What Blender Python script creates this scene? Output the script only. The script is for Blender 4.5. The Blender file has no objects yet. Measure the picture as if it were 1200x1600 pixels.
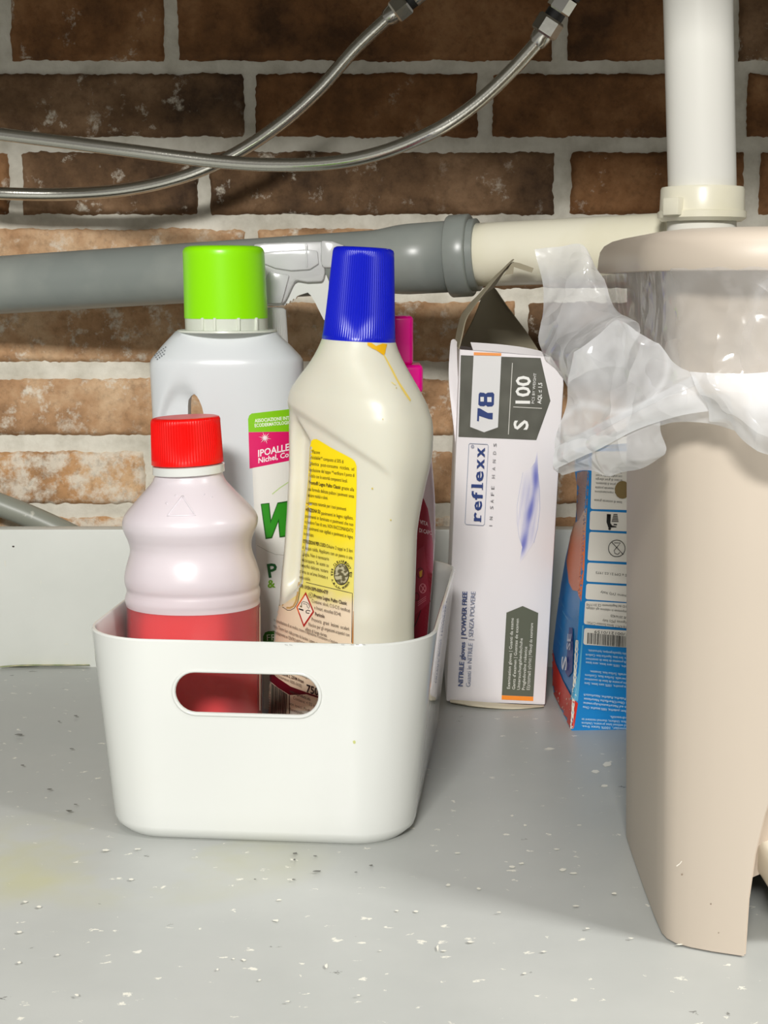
import bpy, bmesh, math, random
from mathutils import Vector, Matrix, noise
from mathutils.bvhtree import BVHTree

random.seed(7)
sc = bpy.context.scene
C = sc.collection

# ------------------------------------------------------------ camera, world, lights
F_PX = 2404.0                       # focal length in pixels of a 1200 x 1600 frame
PITCH = math.atan(356.0 / F_PX)     # looking slightly down
CAMZ = 0.2786
cam_d = bpy.data.cameras.new('camera')
cam_d.sensor_fit = 'VERTICAL'
cam_d.sensor_height = 36.0
cam_d.sensor_width = 27.0
cam_d.lens = F_PX / 1600.0 * 36.0
cam_d.clip_start = 0.01
cam = bpy.data.objects.new('camera', cam_d)
C.objects.link(cam)
cam.location = (0, 0, CAMZ)
cam.rotation_euler = (math.pi / 2 - PITCH, 0, 0)
sc.camera = cam

w = bpy.data.worlds.new('world')
sc.world = w
w.use_nodes = True
bg = w.node_tree.nodes['Background']
bg.inputs[0].default_value = (1.0, 0.97, 0.92, 1)
bg.inputs[1].default_value = 0.24


def area(name, loc, target, size, power, col):
    d = bpy.data.lights.new(name, 'AREA')
    d.shape = 'RECTANGLE'
    d.size, d.size_y = size
    d.energy = power
    d.color = col
    o = bpy.data.objects.new(name, d)
    C.objects.link(o)
    o.location = loc
    o.rotation_euler = (Vector(target) - Vector(loc)).to_track_quat('-Z', 'Y').to_euler()
    return o


area('room_lamp', (-0.45, -2.60, 1.90), (0, 0.95, 0.15), (0.75, 0.42), 132, (1.0, 0.98, 0.94))
area('ceiling_lamp', (0.0, -0.20, 2.20), (0.0, 0.5, 0.0), (0.45, 0.45), 9, (1.0, 0.985, 0.955))
area('window_light', (1.45, -0.15, 1.40), (0.0, 0.80, 0.05), (0.40, 0.34), 36, (1.0, 0.98, 0.95))

sc.view_settings.view_transform = 'Standard'
sc.view_settings.look = 'None'
sc.view_settings.gamma = 1.0
sc.view_settings.use_curve_mapping = False
sc.view_settings.exposure = 0.0


# ------------------------------------------------------------ helpers
def at(u, v, Y):
    """point of the room that stands at depth Y along the sight line through photo pixel (u, v)"""
    a, b = (u - 600.0) / F_PX, (800.0 - v) / F_PX
    dy = math.cos(PITCH) + b * math.sin(PITCH)
    dz = -math.sin(PITCH) + b * math.cos(PITCH)
    t = Y / dy
    return Vector((a * t, Y, CAMZ + dz * t))


def lin(r, g, b):
    f = lambda c: (c / 255 / 12.92) if c / 255 <= 0.04045 else ((c / 255 + 0.055) / 1.055) ** 2.4
    return (f(r), f(g), f(b))


def smooth(a, b, x):
    if a == b:
        return 1.0 if x >= b else 0.0
    t = max(0.0, min(1.0, (x - a) / (b - a)))
    return t * t * (3 - 2 * t)


def lerp(a, b, t):
    return a + (b - a) * t


def table(tab, x):
    """piecewise linear lookup in rows sorted by the first entry"""
    if x <= tab[0][0]:
        return tab[0][1:]
    for p, q in zip(tab, tab[1:]):
        if x <= q[0]:
            t = (x - p[0]) / (q[0] - p[0])
            return tuple(lerp(i, j, t) for i, j in zip(p[1:], q[1:]))
    return tab[-1][1:]


def obj(name, bm, mats, parent=None, smooth_angle=None, flat=False):
    """link a bmesh (world coordinates) as ONE mesh object, below parent if given"""
    me = bpy.data.meshes.new(name)
    if parent is not None:
        bm.transform(parent.matrix_world.inverted())
    bm.normal_update()
    if not flat:
        for f in bm.faces:
            f.smooth = True
    if smooth_angle is not None:
        for e in bm.edges:
            if len(e.link_faces) == 2 and e.calc_face_angle(0) > math.radians(smooth_angle):
                e.smooth = False
    bm.to_mesh(me)
    bm.free()
    for m in (mats if isinstance(mats, (list, tuple)) else [mats]):
        me.materials.append(m)
    o = bpy.data.objects.new(name, me)
    C.objects.link(o)
    if parent is not None:
        o.parent = parent
    return o


def thing(name, label, cat, loc, group=None):
    o = bpy.data.objects.new(name, None)
    C.objects.link(o)
    o.empty_display_size = 0.02
    o.location = loc
    o.matrix_world = Matrix.Translation(Vector(loc))
    o['label'] = label
    o['category'] = cat
    if group:
        o['group'] = group
    return o


def struct(o):
    o['kind'] = 'structure'
    return o


def loft(sections, n=64, cap=True, tilt=0.0, fn=None, ribs=0, rib_depth=0.0, bm=None):
    """sections: (z, cx, cy, rx, ry, exponent[, yaw]) ; closed rings joined bottom to top"""
    bm = bm or bmesh.new()
    rings = []
    for s in sections:
        z, cx, cy, rx, ry, e = s[:6]
        yaw = s[6] if len(s) > 6 else 0.0
        rib = s[7] if len(s) > 7 else 1.0
        ring = []
        for i in range(n):
            th = 2 * math.pi * i / n
            c, q = math.cos(th), math.sin(th)
            k = 1.0
            if ribs:
                k = 1.0 - rib_depth * rib * (0.5 - 0.5 * math.cos(th * ribs))
            x = math.copysign(abs(c) ** (2 / e), c) * rx * k
            y = math.copysign(abs(q) ** (2 / e), q) * ry * k
            if yaw:
                x, y = x * math.cos(yaw) - y * math.sin(yaw), x * math.sin(yaw) + y * math.cos(yaw)
            p = Vector((cx + x, cy + y, z + tilt * x))
            if fn:
                p = fn(p)
            ring.append(bm.verts.new(p))
        rings.append(ring)
    for a, b in zip(rings, rings[1:]):
        for i in range(n):
            j = (i + 1) % n
            bm.faces.new((a[i], a[j], b[j], b[i]))
    if cap:
        bm.faces.new(list(reversed(rings[0])))
        bm.faces.new(rings[-1])
    return bm


def box_bm(x0, x1, y0, y1, z0, z1, bevel=0.0, seg=2, bm=None):
    b = bmesh.new()
    vs = [b.verts.new((x, y, z)) for z in (z0, z1) for y in (y0, y1) for x in (x0, x1)]
    for f in ((0, 2, 3, 1), (4, 5, 7, 6), (0, 1, 5, 4), (2, 6, 7, 3), (0, 4, 6, 2), (1, 3, 7, 5)):
        b.faces.new([vs[i] for i in f])
    if bevel:
        bmesh.ops.bevel(b, geom=b.edges[:], offset=bevel, segments=seg, affect='EDGES', profile=0.5)
    return b


def add_bm(dst, src):
    me = bpy.data.meshes.new('tmp')
    src.to_mesh(me)
    src.free()
    dst.from_mesh(me)
    bpy.data.meshes.remove(me)
    return dst


def frames(path):
    """parallel-transported frames along a list of points"""
    out = []
    t0 = (path[1] - path[0]).normalized()
    nrm = t0.orthogonal().normalized()
    for i, p in enumerate(path):
        t = (path[min(i + 1, len(path) - 1)] - path[max(i - 1, 0)]).normalized()
        nrm = (nrm - t * nrm.dot(t)).normalized()
        out.append((p, nrm, t.cross(nrm)))
    return out


def tube(path, radii, n=24, cap=True, bm=None, twist=0.0):
    bm = bm or bmesh.new()
    if not isinstance(radii, (list, tuple)):
        radii = [radii] * len(path)
    rings = []
    for (p, a, b), r in zip(frames(path), radii):
        rings.append([bm.verts.new(p + (a * math.cos(2 * math.pi * i / n + twist) + b * math.sin(2 * math.pi * i / n + twist)) * r) for i in range(n)])
    for a, b in zip(rings, rings[1:]):
        for i in range(n):
            j = (i + 1) % n
            bm.faces.new((a[i], a[j], b[j], b[i]))
    if cap:
        bm.faces.new(list(reversed(rings[0])))
        bm.faces.new(rings[-1])
    return bm


def catmull(pts, per=8):
    P = [pts[0] * 2 - pts[1]] + list(pts) + [pts[-1] * 2 - pts[-2]]
    out = []
    for i in range(1, len(P) - 2):
        for k in range(per):
            t = k / per
            a, b, c, d = P[i - 1:i + 3]
            out.append(0.5 * ((2 * b) + (c - a) * t + (2 * a - 5 * b + 4 * c - d) * t * t + (3 * b - a - 3 * c + d) * t ** 3))
    out.append(pts[-1].copy())
    return out


def prism(pts, dvec, bevel=0.0, seg=2):
    """solid: polygon of 3D points extruded along dvec"""
    bm = bmesh.new()
    a = [bm.verts.new(p) for p in pts]
    b = [bm.verts.new(p + dvec) for p in pts]
    n = len(pts)
    bm.faces.new(a)
    bm.faces.new(list(reversed(b)))
    for i in range(n):
        j = (i + 1) % n
        bm.faces.new((a[j], a[i], b[i], b[j]))
    bmesh.ops.recalc_face_normals(bm, faces=bm.faces[:])
    if bevel:
        bmesh.ops.bevel(bm, geom=bm.edges[:], offset=bevel, segments=seg, affect='EDGES', profile=0.5)
    return bm


def sheet(grid, thick, crumple=0.0, freq=40, per=6):
    """sheet of some thickness through a grid of 3D points"""
    bm = bmesh.new()
    rows = [catmull(r, per) for r in grid]
    cols = list(zip(*rows))
    cols = [catmull(list(c), per) for c in cols]
    vs = [[bm.verts.new(p) for p in c] for c in cols]
    for a, b in zip(vs, vs[1:]):
        for i in range(len(a) - 1):
            bm.faces.new((a[i], a[i + 1], b[i + 1], b[i]))
    bm.normal_update()
    if crumple:
        for v in bm.verts:
            v.co += v.normal * crumple * (noise.noise(v.co * freq) + 0.6 * (abs(noise.noise(v.co * freq * 2.3)) - 0.3))
    if thick:
        bmesh.ops.solidify(bm, geom=bm.faces[:], thickness=thick)
    return bm


def modified(o, **mods):
    """apply modifiers through the dependency graph, no operators"""
    for k, (kind, props) in mods.items():
        m = o.modifiers.new(k, kind)
        for a, b in props.items():
            setattr(m, a, b)
    bpy.context.view_layer.update()
    dg = bpy.context.evaluated_depsgraph_get()
    me = bpy.data.meshes.new_from_object(o.evaluated_get(dg), depsgraph=dg)
    o.modifiers.clear()
    old = o.data
    o.data = me
    me.name = o.name
    bpy.data.meshes.remove(old)
    return o


def cut(o, cutter_bm):
    c = obj('cutter', cutter_bm, o.data.materials[0], None, flat=True)
    modified(o, cut=('BOOLEAN', {'operation': 'DIFFERENCE', 'object': c, 'solver': 'EXACT'}))
    me = c.data
    bpy.data.objects.remove(c)
    bpy.data.meshes.remove(me)
    return o


def bvh_of(o):
    bpy.context.view_layer.update()
    mw = o.matrix_world
    me = o.data
    return BVHTree.FromPolygons([mw @ v.co for v in me.vertices], [tuple(p.vertices) for p in me.polygons])


# ------------------------------------------------------------ materials
def new_mat(name):
    m = bpy.data.materials.new(name)
    m.use_nodes = True
    nt = m.node_tree
    return m, nt, nt.nodes, nt.links, nt.nodes['Principled BSDF']


def add_bump(nt, bsdf, scale, strength, dist=0.001, detail=4, stretch=None):
    N, L = nt.nodes, nt.links
    tc = N.new('ShaderNodeTexCoord')
    nz = N.new('ShaderNodeTexNoise')
    nz.inputs['Scale'].default_value = scale
    nz.inputs['Detail'].default_value = detail
    if stretch:
        mp = N.new('ShaderNodeMapping')
        mp.inputs['Scale'].default_value = stretch
        L.new(tc.outputs['Object'], mp.inputs['Vector'])
        L.new(mp.outputs[0], nz.inputs['Vector'])
    else:
        L.new(tc.outputs['Object'], nz.inputs['Vector'])
    bp = N.new('ShaderNodeBump')
    bp.inputs['Strength'].default_value = strength
    bp.inputs['Distance'].default_value = dist
    L.new(nz.outputs['Fac'], bp.inputs['Height'])
    L.new(bp.outputs[0], bsdf.inputs['Normal'])
    return nz


def plain(name, rgb, rough=0.4, metal=0.0, bump=None, spec=0.5, coat=0.0, sss=0.0, vary=None):
    m, nt, N, L, b = new_mat(name)
    c = lin(*rgb)
    b.inputs['Base Color'].default_value = (*c, 1)
    b.inputs['Roughness'].default_value = rough
    b.inputs['Metallic'].default_value = metal
    b.inputs['Specular IOR Level'].default_value = spec
    b.inputs['Coat Weight'].default_value = coat
    if sss:
        b.inputs['Subsurface Weight'].default_value = sss
        b.inputs['Subsurface Radius'].default_value = (1, 0.8, 0.6)
        b.inputs['Subsurface Scale'].default_value = 0.006
    if vary:
        c2 = lin(*vary[0])
        tc = N.new('ShaderNodeTexCoord')
        nz = N.new('ShaderNodeTexNoise')
        nz.inputs['Scale'].default_value = vary[1]
        nz.inputs['Detail'].default_value = 6
        L.new(tc.outputs['Object'], nz.inputs['Vector'])
        rp = N.new('ShaderNodeValToRGB')
        rp.color_ramp.elements[0].position = vary[2]
        rp.color_ramp.elements[1].position = vary[3]
        rp.color_ramp.elements[0].color = (*c, 1)
        rp.color_ramp.elements[1].color = (*c2, 1)
        L.new(nz.outputs['Fac'], rp.inputs[0])
        L.new(rp.outputs[0], b.inputs['Base Color'])
    if bump:
        add_bump(nt, b, *bump)
    return m


def milky(name, rgb, clear=0.25, transl=0.5, rough=0.3, coat=0.5, bump=None, spec=0.5):
    """cloudy plastic: scatters light through, lets some straight through, glossy skin"""
    m, nt, N, L, b = new_mat(name)
    c = (*lin(*rgb), 1)
    b.inputs['Base Color'].default_value = c
    b.inputs['Roughness'].default_value = rough
    b.inputs['Specular IOR Level'].default_value = spec
    tr = N.new('ShaderNodeBsdfTranslucent')
    tr.inputs['Color'].default_value = c
    mx = N.new('ShaderNodeMixShader')
    mx.inputs[0].default_value = transl
    L.new(b.outputs[0], mx.inputs[1])
    L.new(tr.outputs[0], mx.inputs[2])
    tp = N.new('ShaderNodeBsdfTransparent')
    tp.inputs['Color'].default_value = (1, 1, 1, 1)
    mx2 = N.new('ShaderNodeMixShader')
    mx2.inputs[0].default_value = clear
    L.new(mx.outputs[0], mx2.inputs[1])
    L.new(tp.outputs[0], mx2.inputs[2])
    gl = N.new('ShaderNodeBsdfGlossy')
    gl.inputs['Roughness'].default_value = rough
    fr = N.new('ShaderNodeFresnel')
    fr.inputs['IOR'].default_value = 1.45
    ml = N.new('ShaderNodeMath')
    ml.operation = 'MULTIPLY'
    ml.inputs[1].default_value = coat
    L.new(fr.outputs[0], ml.inputs[0])
    mx3 = N.new('ShaderNodeMixShader')
    L.new(ml.outputs[0], mx3.inputs[0])
    L.new(mx2.outputs[0], mx3.inputs[1])
    L.new(gl.outputs[0], mx3.inputs[2])
    out = N['Material Output']
    L.new(mx3.outputs[0], out.inputs['Surface'])
    if bump:
        nz = add_bump(nt, b, *bump)
        for l in list(L):
            if l.to_socket == b.inputs['Normal']:
                src = l.from_socket
        L.new(src, gl.inputs['Normal'])
        L.new(src, tr.inputs['Normal'])
    return m


def ink_mat():
    m, nt, N, L, b = new_mat('printed_ink')
    a = N.new('ShaderNodeAttribute')
    a.attribute_name = 'ink'
    L.new(a.outputs['Color'], b.inputs['Base Color'])
    b.inputs['Roughness'].default_value = 0.42
    return m


INK = ink_mat()


def ramp_node(N, stops):
    r = N.new('ShaderNodeValToRGB')
    el = r.color_ramp.elements
    el[0].position, el[0].color = stops[0][0], (*stops[0][1], 1)
    el[1].position, el[1].color = stops[-1][0], (*stops[-1][1], 1)
    for p, c in stops[1:-1]:
        e = el.new(p)
        e.color = (*c, 1)
    return r


def noise_node(N, L, vec, scale, detail=6, rough=0.6, stretch=None, off=(0, 0, 0)):
    mp = N.new('ShaderNodeMapping')
    mp.inputs['Scale'].default_value = stretch or (1, 1, 1)
    mp.inputs['Location'].default_value = off
    L.new(vec, mp.inputs['Vector'])
    n = N.new('ShaderNodeTexNoise')
    n.inputs['Scale'].default_value = scale
    n.inputs['Detail'].default_value = detail
    n.inputs['Roughness'].default_value = rough
    L.new(mp.outputs[0], n.inputs['Vector'])
    return n


def mixc(N, L, fac, a, b):
    m = N.new('ShaderNodeMix')
    m.data_type = 'RGBA'
    if isinstance(fac, float):
        m.inputs['Factor'].default_value = fac
    else:
        L.new(fac, m.inputs['Factor'])
    for s, v in ((m.inputs[6], a), (m.inputs[7], b)):
        if isinstance(v, tuple):
            s.default_value = (*v, 1)
        else:
            L.new(v, s)
    return m.outputs[2]


def math_node(N, L, op, a, b=None):
    m = N.new('ShaderNodeMath')
    m.operation = op
    m.use_clamp = False
    for i, v in enumerate((a, b)):
        if v is None:
            continue
        if isinstance(v, (int, float)):
            m.inputs[i].default_value = v
        else:
            L.new(v, m.inputs[i])
    return m.outputs[0]


def brick_mat(name, base, dark, light, white, off):
    """fired clay slip: mottled colour with lime bloom; white = how far the bloom spreads"""
    m, nt, N, L, b = new_mat(name)
    tc = N.new('ShaderNodeTexCoord').outputs['Object']
    n1 = noise_node(N, L, tc, 14, 8, 0.65, off=off)
    r1 = ramp_node(N, [(0.34, lin(*dark)), (0.5, lin(*base)), (0.66, lin(*light))])
    L.new(n1.outputs['Fac'], r1.inputs[0])
    n2 = noise_node(N, L, tc, 55, 8, 0.7, off=off)
    r2 = ramp_node(N, [(0.62 - white * 0.20, (0, 0, 0)), (0.70 - white * 0.14, (1, 1, 1))])
    L.new(n2.outputs['Fac'], r2.inputs[0])
    n3 = noise_node(N, L, tc, 9, 3, 0.5, off=(off[1], off[0], 3))
    r3 = ramp_node(N, [(0.50 - white * 0.35, (0, 0, 0)), (0.66 - white * 0.3, (1, 1, 1))])
    L.new(n3.outputs['Fac'], r3.inputs[0])
    fac = math_node(N, L, 'MULTIPLY', r2.outputs[0], r3.outputs[0])
    fac = math_node(N, L, 'MULTIPLY', fac, 0.85)
    col = mixc(N, L, fac, r1.outputs[0], lin(222, 214, 198))
    n4 = noise_node(N, L, tc, 160, 4, 0.7)
    r4 = ramp_node(N, [(0.30, (0.55, 0.55, 0.55)), (0.5, (1, 1, 1))])
    L.new(n4.outputs['Fac'], r4.inputs[0])
    mm = N.new('ShaderNodeMix')
    mm.data_type = 'RGBA'
    mm.blend_type = 'MULTIPLY'
    mm.inputs['Factor'].default_value = 0.6
    L.new(col, mm.inputs[6])
    L.new(r4.outputs[0], mm.inputs[7])
    L.new(mm.outputs[2], b.inputs['Base Color'])
    b.inputs['Roughness'].default_value = 0.85
    b.inputs['Specular IOR Level'].default_value = 0.2
    add_bump(nt, b, 130, 0.55, 0.0015, 8)
    return m


def mortar_mat():
    m, nt, N, L, b = new_mat('mortar')
    tc = N.new('ShaderNodeTexCoord').outputs['Object']
    n1 = noise_node(N, L, tc, 30, 8, 0.65)
    r1 = ramp_node(N, [(0.3, lin(184, 179, 164)), (0.55, lin(216, 212, 199)), (0.75, lin(232, 229, 217))])
    L.new(n1.outputs['Fac'], r1.inputs[0])
    L.new(r1.outputs[0], b.inputs['Base Color'])
    b.inputs['Roughness'].default_value = 0.9
    b.inputs['Specular IOR Level'].default_value = 0.15
    add_bump(nt, b, 170, 0.5, 0.0015, 8)
    return m


def paint_mat(name, chips=True):
    """grey floor paint: scuffed, white and dark chips, old yellow stains towards the front left"""
    m, nt, N, L, b = new_mat(name)
    tc = N.new('ShaderNodeTexCoord').outputs['Object']
    n1 = noise_node(N, L, tc, 5, 6, 0.6)
    r1 = ramp_node(N, [(0.3, lin(168, 171, 168) if chips else lin(202, 205, 199)), (0.7, lin(186, 188, 184) if chips else lin(216, 218, 212))])
    L.new(n1.outputs['Fac'], r1.inputs[0])
    col = r1.outputs[0]
    if chips:
        # yellow stains: two long smears
        ns = noise_node(N, L, tc, 9, 4, 0.6, off=(0.3, 0.1, 0))
        sep = N.new('ShaderNodeSeparateXYZ')
        L.new(tc, sep.inputs[0])
        dx = math_node(N, L, 'MULTIPLY', math_node(N, L, 'SUBTRACT', sep.outputs['X'], -0.150), 7.5)
        dy = math_node(N, L, 'MULTIPLY', math_node(N, L, 'SUBTRACT', sep.outputs['Y'], 0.722), 14.0)
        rr = math_node(N, L, 'ADD', math_node(N, L, 'MULTIPLY', dx, dx), math_node(N, L, 'MULTIPLY', dy, dy))
        reg = ramp_node(N, [(0.15, (1, 1, 1)), (0.95, (0, 0, 0))])
        L.new(rr, reg.inputs[0])
        rs = ramp_node(N, [(0.40, (0, 0, 0)), (0.56, (1, 1, 1))])
        L.new(ns.outputs['Fac'], rs.inputs[0])
        fs = math_node(N, L, 'MULTIPLY', math_node(N, L, 'MULTIPLY', reg.outputs[0], rs.outputs[0]), 0.55)
        col = mixc(N, L, fs, col, lin(178, 176, 120))
    # white chips: small flecks, stretched sideways
    mp = N.new('ShaderNodeMapping')
    mp.inputs['Scale'].default_value = (1.0, 1.0, 1.0)
    L.new(tc, mp.inputs['Vector'])
    vo = N.new('ShaderNodeTexVoronoi')
    vo.voronoi_dimensions = '2D'
    vo.inputs['Scale'].default_value = 85
    vo.inputs['Randomness'].default_value = 1.0
    wv = noise_node(N, L, tc, 260, 4, 0.7, stretch=(0.6, 1, 1))
    dis = N.new('ShaderNodeVectorMath')
    dis.operation = 'MULTIPLY_ADD'
    L.new(wv.outputs['Color'], dis.inputs[0])
    dis.inputs[1].default_value = (0.016, 0.010, 0.0)
    L.new(mp.outputs[0], dis.inputs[2])
    L.new(dis.outputs[0], vo.inputs['Vector'])
    sepc = N.new('ShaderNodeSeparateColor')
    L.new(vo.outputs['Color'], sepc.inputs[0])
    size = ramp_node(N, [(0.45, (0, 0, 0)), (1.0, (0.135, 0.135, 0.135))])
    L.new(sepc.outputs['Red'], size.inputs[0])
    clus = noise_node(N, L, tc, 6, 2, 0.5, off=(5, 2, 0))
    rc = ramp_node(N, [(0.35, (0.25, 0.25, 0.25)), (0.6, (1, 1, 1))])
    L.new(clus.outputs['Fac'], rc.inputs[0])
    sz = math_node(N, L, 'MULTIPLY', size.outputs[0], rc.outputs[0])
    chip = math_node(N, L, 'LESS_THAN', vo.outputs['Distance'], sz)
    whitechip = math_node(N, L, 'MULTIPLY', chip, math_node(N, L, 'GREATER_THAN', sepc.outputs['Green'], 0.14))
    col = mixc(N, L, math_node(N, L, 'MULTIPLY', whitechip, 0.9 if chips else 0.35), col, lin(228, 226, 214))
    darkchip = math_node(N, L, 'MULTIPLY', chip, math_node(N, L, 'LESS_THAN', sepc.outputs['Green'], 0.06))
    col = mixc(N, L, math_node(N, L, 'MULTIPLY', darkchip, 0.8), col, lin(92, 92, 88))
    # fine pale scuffs
    sc1 = noise_node(N, L, tc, 40, 6, 0.8, stretch=(0.5, 2.6, 1))
    rsx = ramp_node(N, [(0.66, (0, 0, 0)), (0.74, (1, 1, 1))])
    L.new(sc1.outputs['Fac'], rsx.inputs[0])
    col = mixc(N, L, math_node(N, L, 'MULTIPLY', rsx.outputs[0], 0.35), col, lin(214, 213, 204))
    L.new(col, b.inputs['Base Color'])
    rg = ramp_node(N, [(0.3, (0.34,) * 3), (0.7, (0.48,) * 3)])
    L.new(n1.outputs['Fac'], rg.inputs[0])
    L.new(rg.outputs[0], b.inputs['Roughness'])
    b.inputs['Specular IOR Level'].default_value = 0.45
    add_bump(nt, b, 60, 0.12, 0.001, 6)
    return m


def film_mat():
    """thin polythene film, hazy and shiny"""
    m, nt, N, L, b = new_mat('polythene_film')
    tc = N.new('ShaderNodeTexCoord').outputs['Object']
    nz = noise_node(N, L, tc, 34, 2, 0.45)
    rd = N.new('ShaderNodeMath')
    rd.operation = 'ABSOLUTE'
    L.new(math_node(N, L, 'SUBTRACT', nz.outputs['Fac'], 0.5), rd.inputs[0])
    bp = N.new('ShaderNodeBump')
    bp.inputs['Strength'].default_value = 0.9
    bp.inputs['Distance'].default_value = 0.014
    # crumpled facets
    wob = N.new('ShaderNodeVectorMath')
    wob.operation = 'MULTIPLY_ADD'
    L.new(nz.outputs['Color'], wob.inputs[0])
    wob.inputs[1].default_value = (0.03, 0.03, 0.03)
    L.new(tc, wob.inputs[2])
    vo = N.new('ShaderNodeTexVoronoi')
    vo.inputs['Scale'].default_value = 42
    L.new(wob.outputs[0], vo.inputs['Vector'])
    hsum = math_node(N, L, 'ADD', rd.outputs[0], math_node(N, L, 'MULTIPLY', vo.outputs['Distance'], 0.55))
    L.new(hsum, bp.inputs['Height'])
    bp2 = N.new('ShaderNodeBump')
    bp2.inputs['Strength'].default_value = 0.35
    bp2.inputs['Distance'].default_value = 0.014
    L.new(hsum, bp2.inputs['Height'])
    df = N.new('ShaderNodeBsdfDiffuse')
    df.inputs['Color'].default_value = (*lin(238, 239, 241), 1)
    tl = N.new('ShaderNodeBsdfTranslucent')
    tl.inputs['Color'].default_value = (*lin(238, 239, 241), 1)
    mx = N.new('ShaderNodeMixShader')
    mx.inputs[0].default_value = 0.32
    L.new(df.outputs[0], mx.inputs[1])
    L.new(tl.outputs[0], mx.inputs[2])
    tp = N.new('ShaderNodeBsdfTransparent')
    mx2 = N.new('ShaderNodeMixShader')
    lw = N.new('ShaderNodeLayerWeight')
    lw.inputs['Blend'].default_value = 0.35
    at_ = N.new('ShaderNodeAttribute')
    at_.attribute_name = 'haze'
    fc = math_node(N, L, 'ADD', at_.outputs['Fac'], math_node(N, L, 'MULTIPLY', lw.outputs['Facing'], 0.3))
    fc = math_node(N, L, 'MINIMUM', fc, 1.0)
    L.new(fc, mx2.inputs[0])
    L.new(tp.outputs[0], mx2.inputs[1])
    L.new(mx.outputs[0], mx2.inputs[2])
    gl = N.new('ShaderNodeBsdfGlossy')
    gl.inputs['Roughness'].default_value = 0.13
    fr = N.new('ShaderNodeFresnel')
    fr.inputs['IOR'].default_value = 1.5
    mx3 = N.new('ShaderNodeMixShader')
    L.new(math_node(N, L, 'MINIMUM', fr.outputs[0], 0.26), mx3.inputs[0])
    L.new(mx2.outputs[0], mx3.inputs[1])
    L.new(gl.outputs[0], mx3.inputs[2])
    for s in (gl, fr):
        L.new(bp.outputs[0], s.inputs['Normal'])
    L.new(bp2.outputs[0], df.inputs['Normal'])
    L.new(mx3.outputs[0], N['Material Output'].inputs['Surface'])
    return m


def steel_mat(name, rgb, rough, braid=False):
    m, nt, N, L, b = new_mat(name)
    b.inputs['Base Color'].default_value = (*lin(*rgb), 1)
    b.inputs['Metallic'].default_value = 1.0
    b.inputs['Roughness'].default_value = rough
    add_bump(nt, b, 900 if braid else 200, 0.18 if braid else 0.1, 0.0004, 2)
    return m


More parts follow.
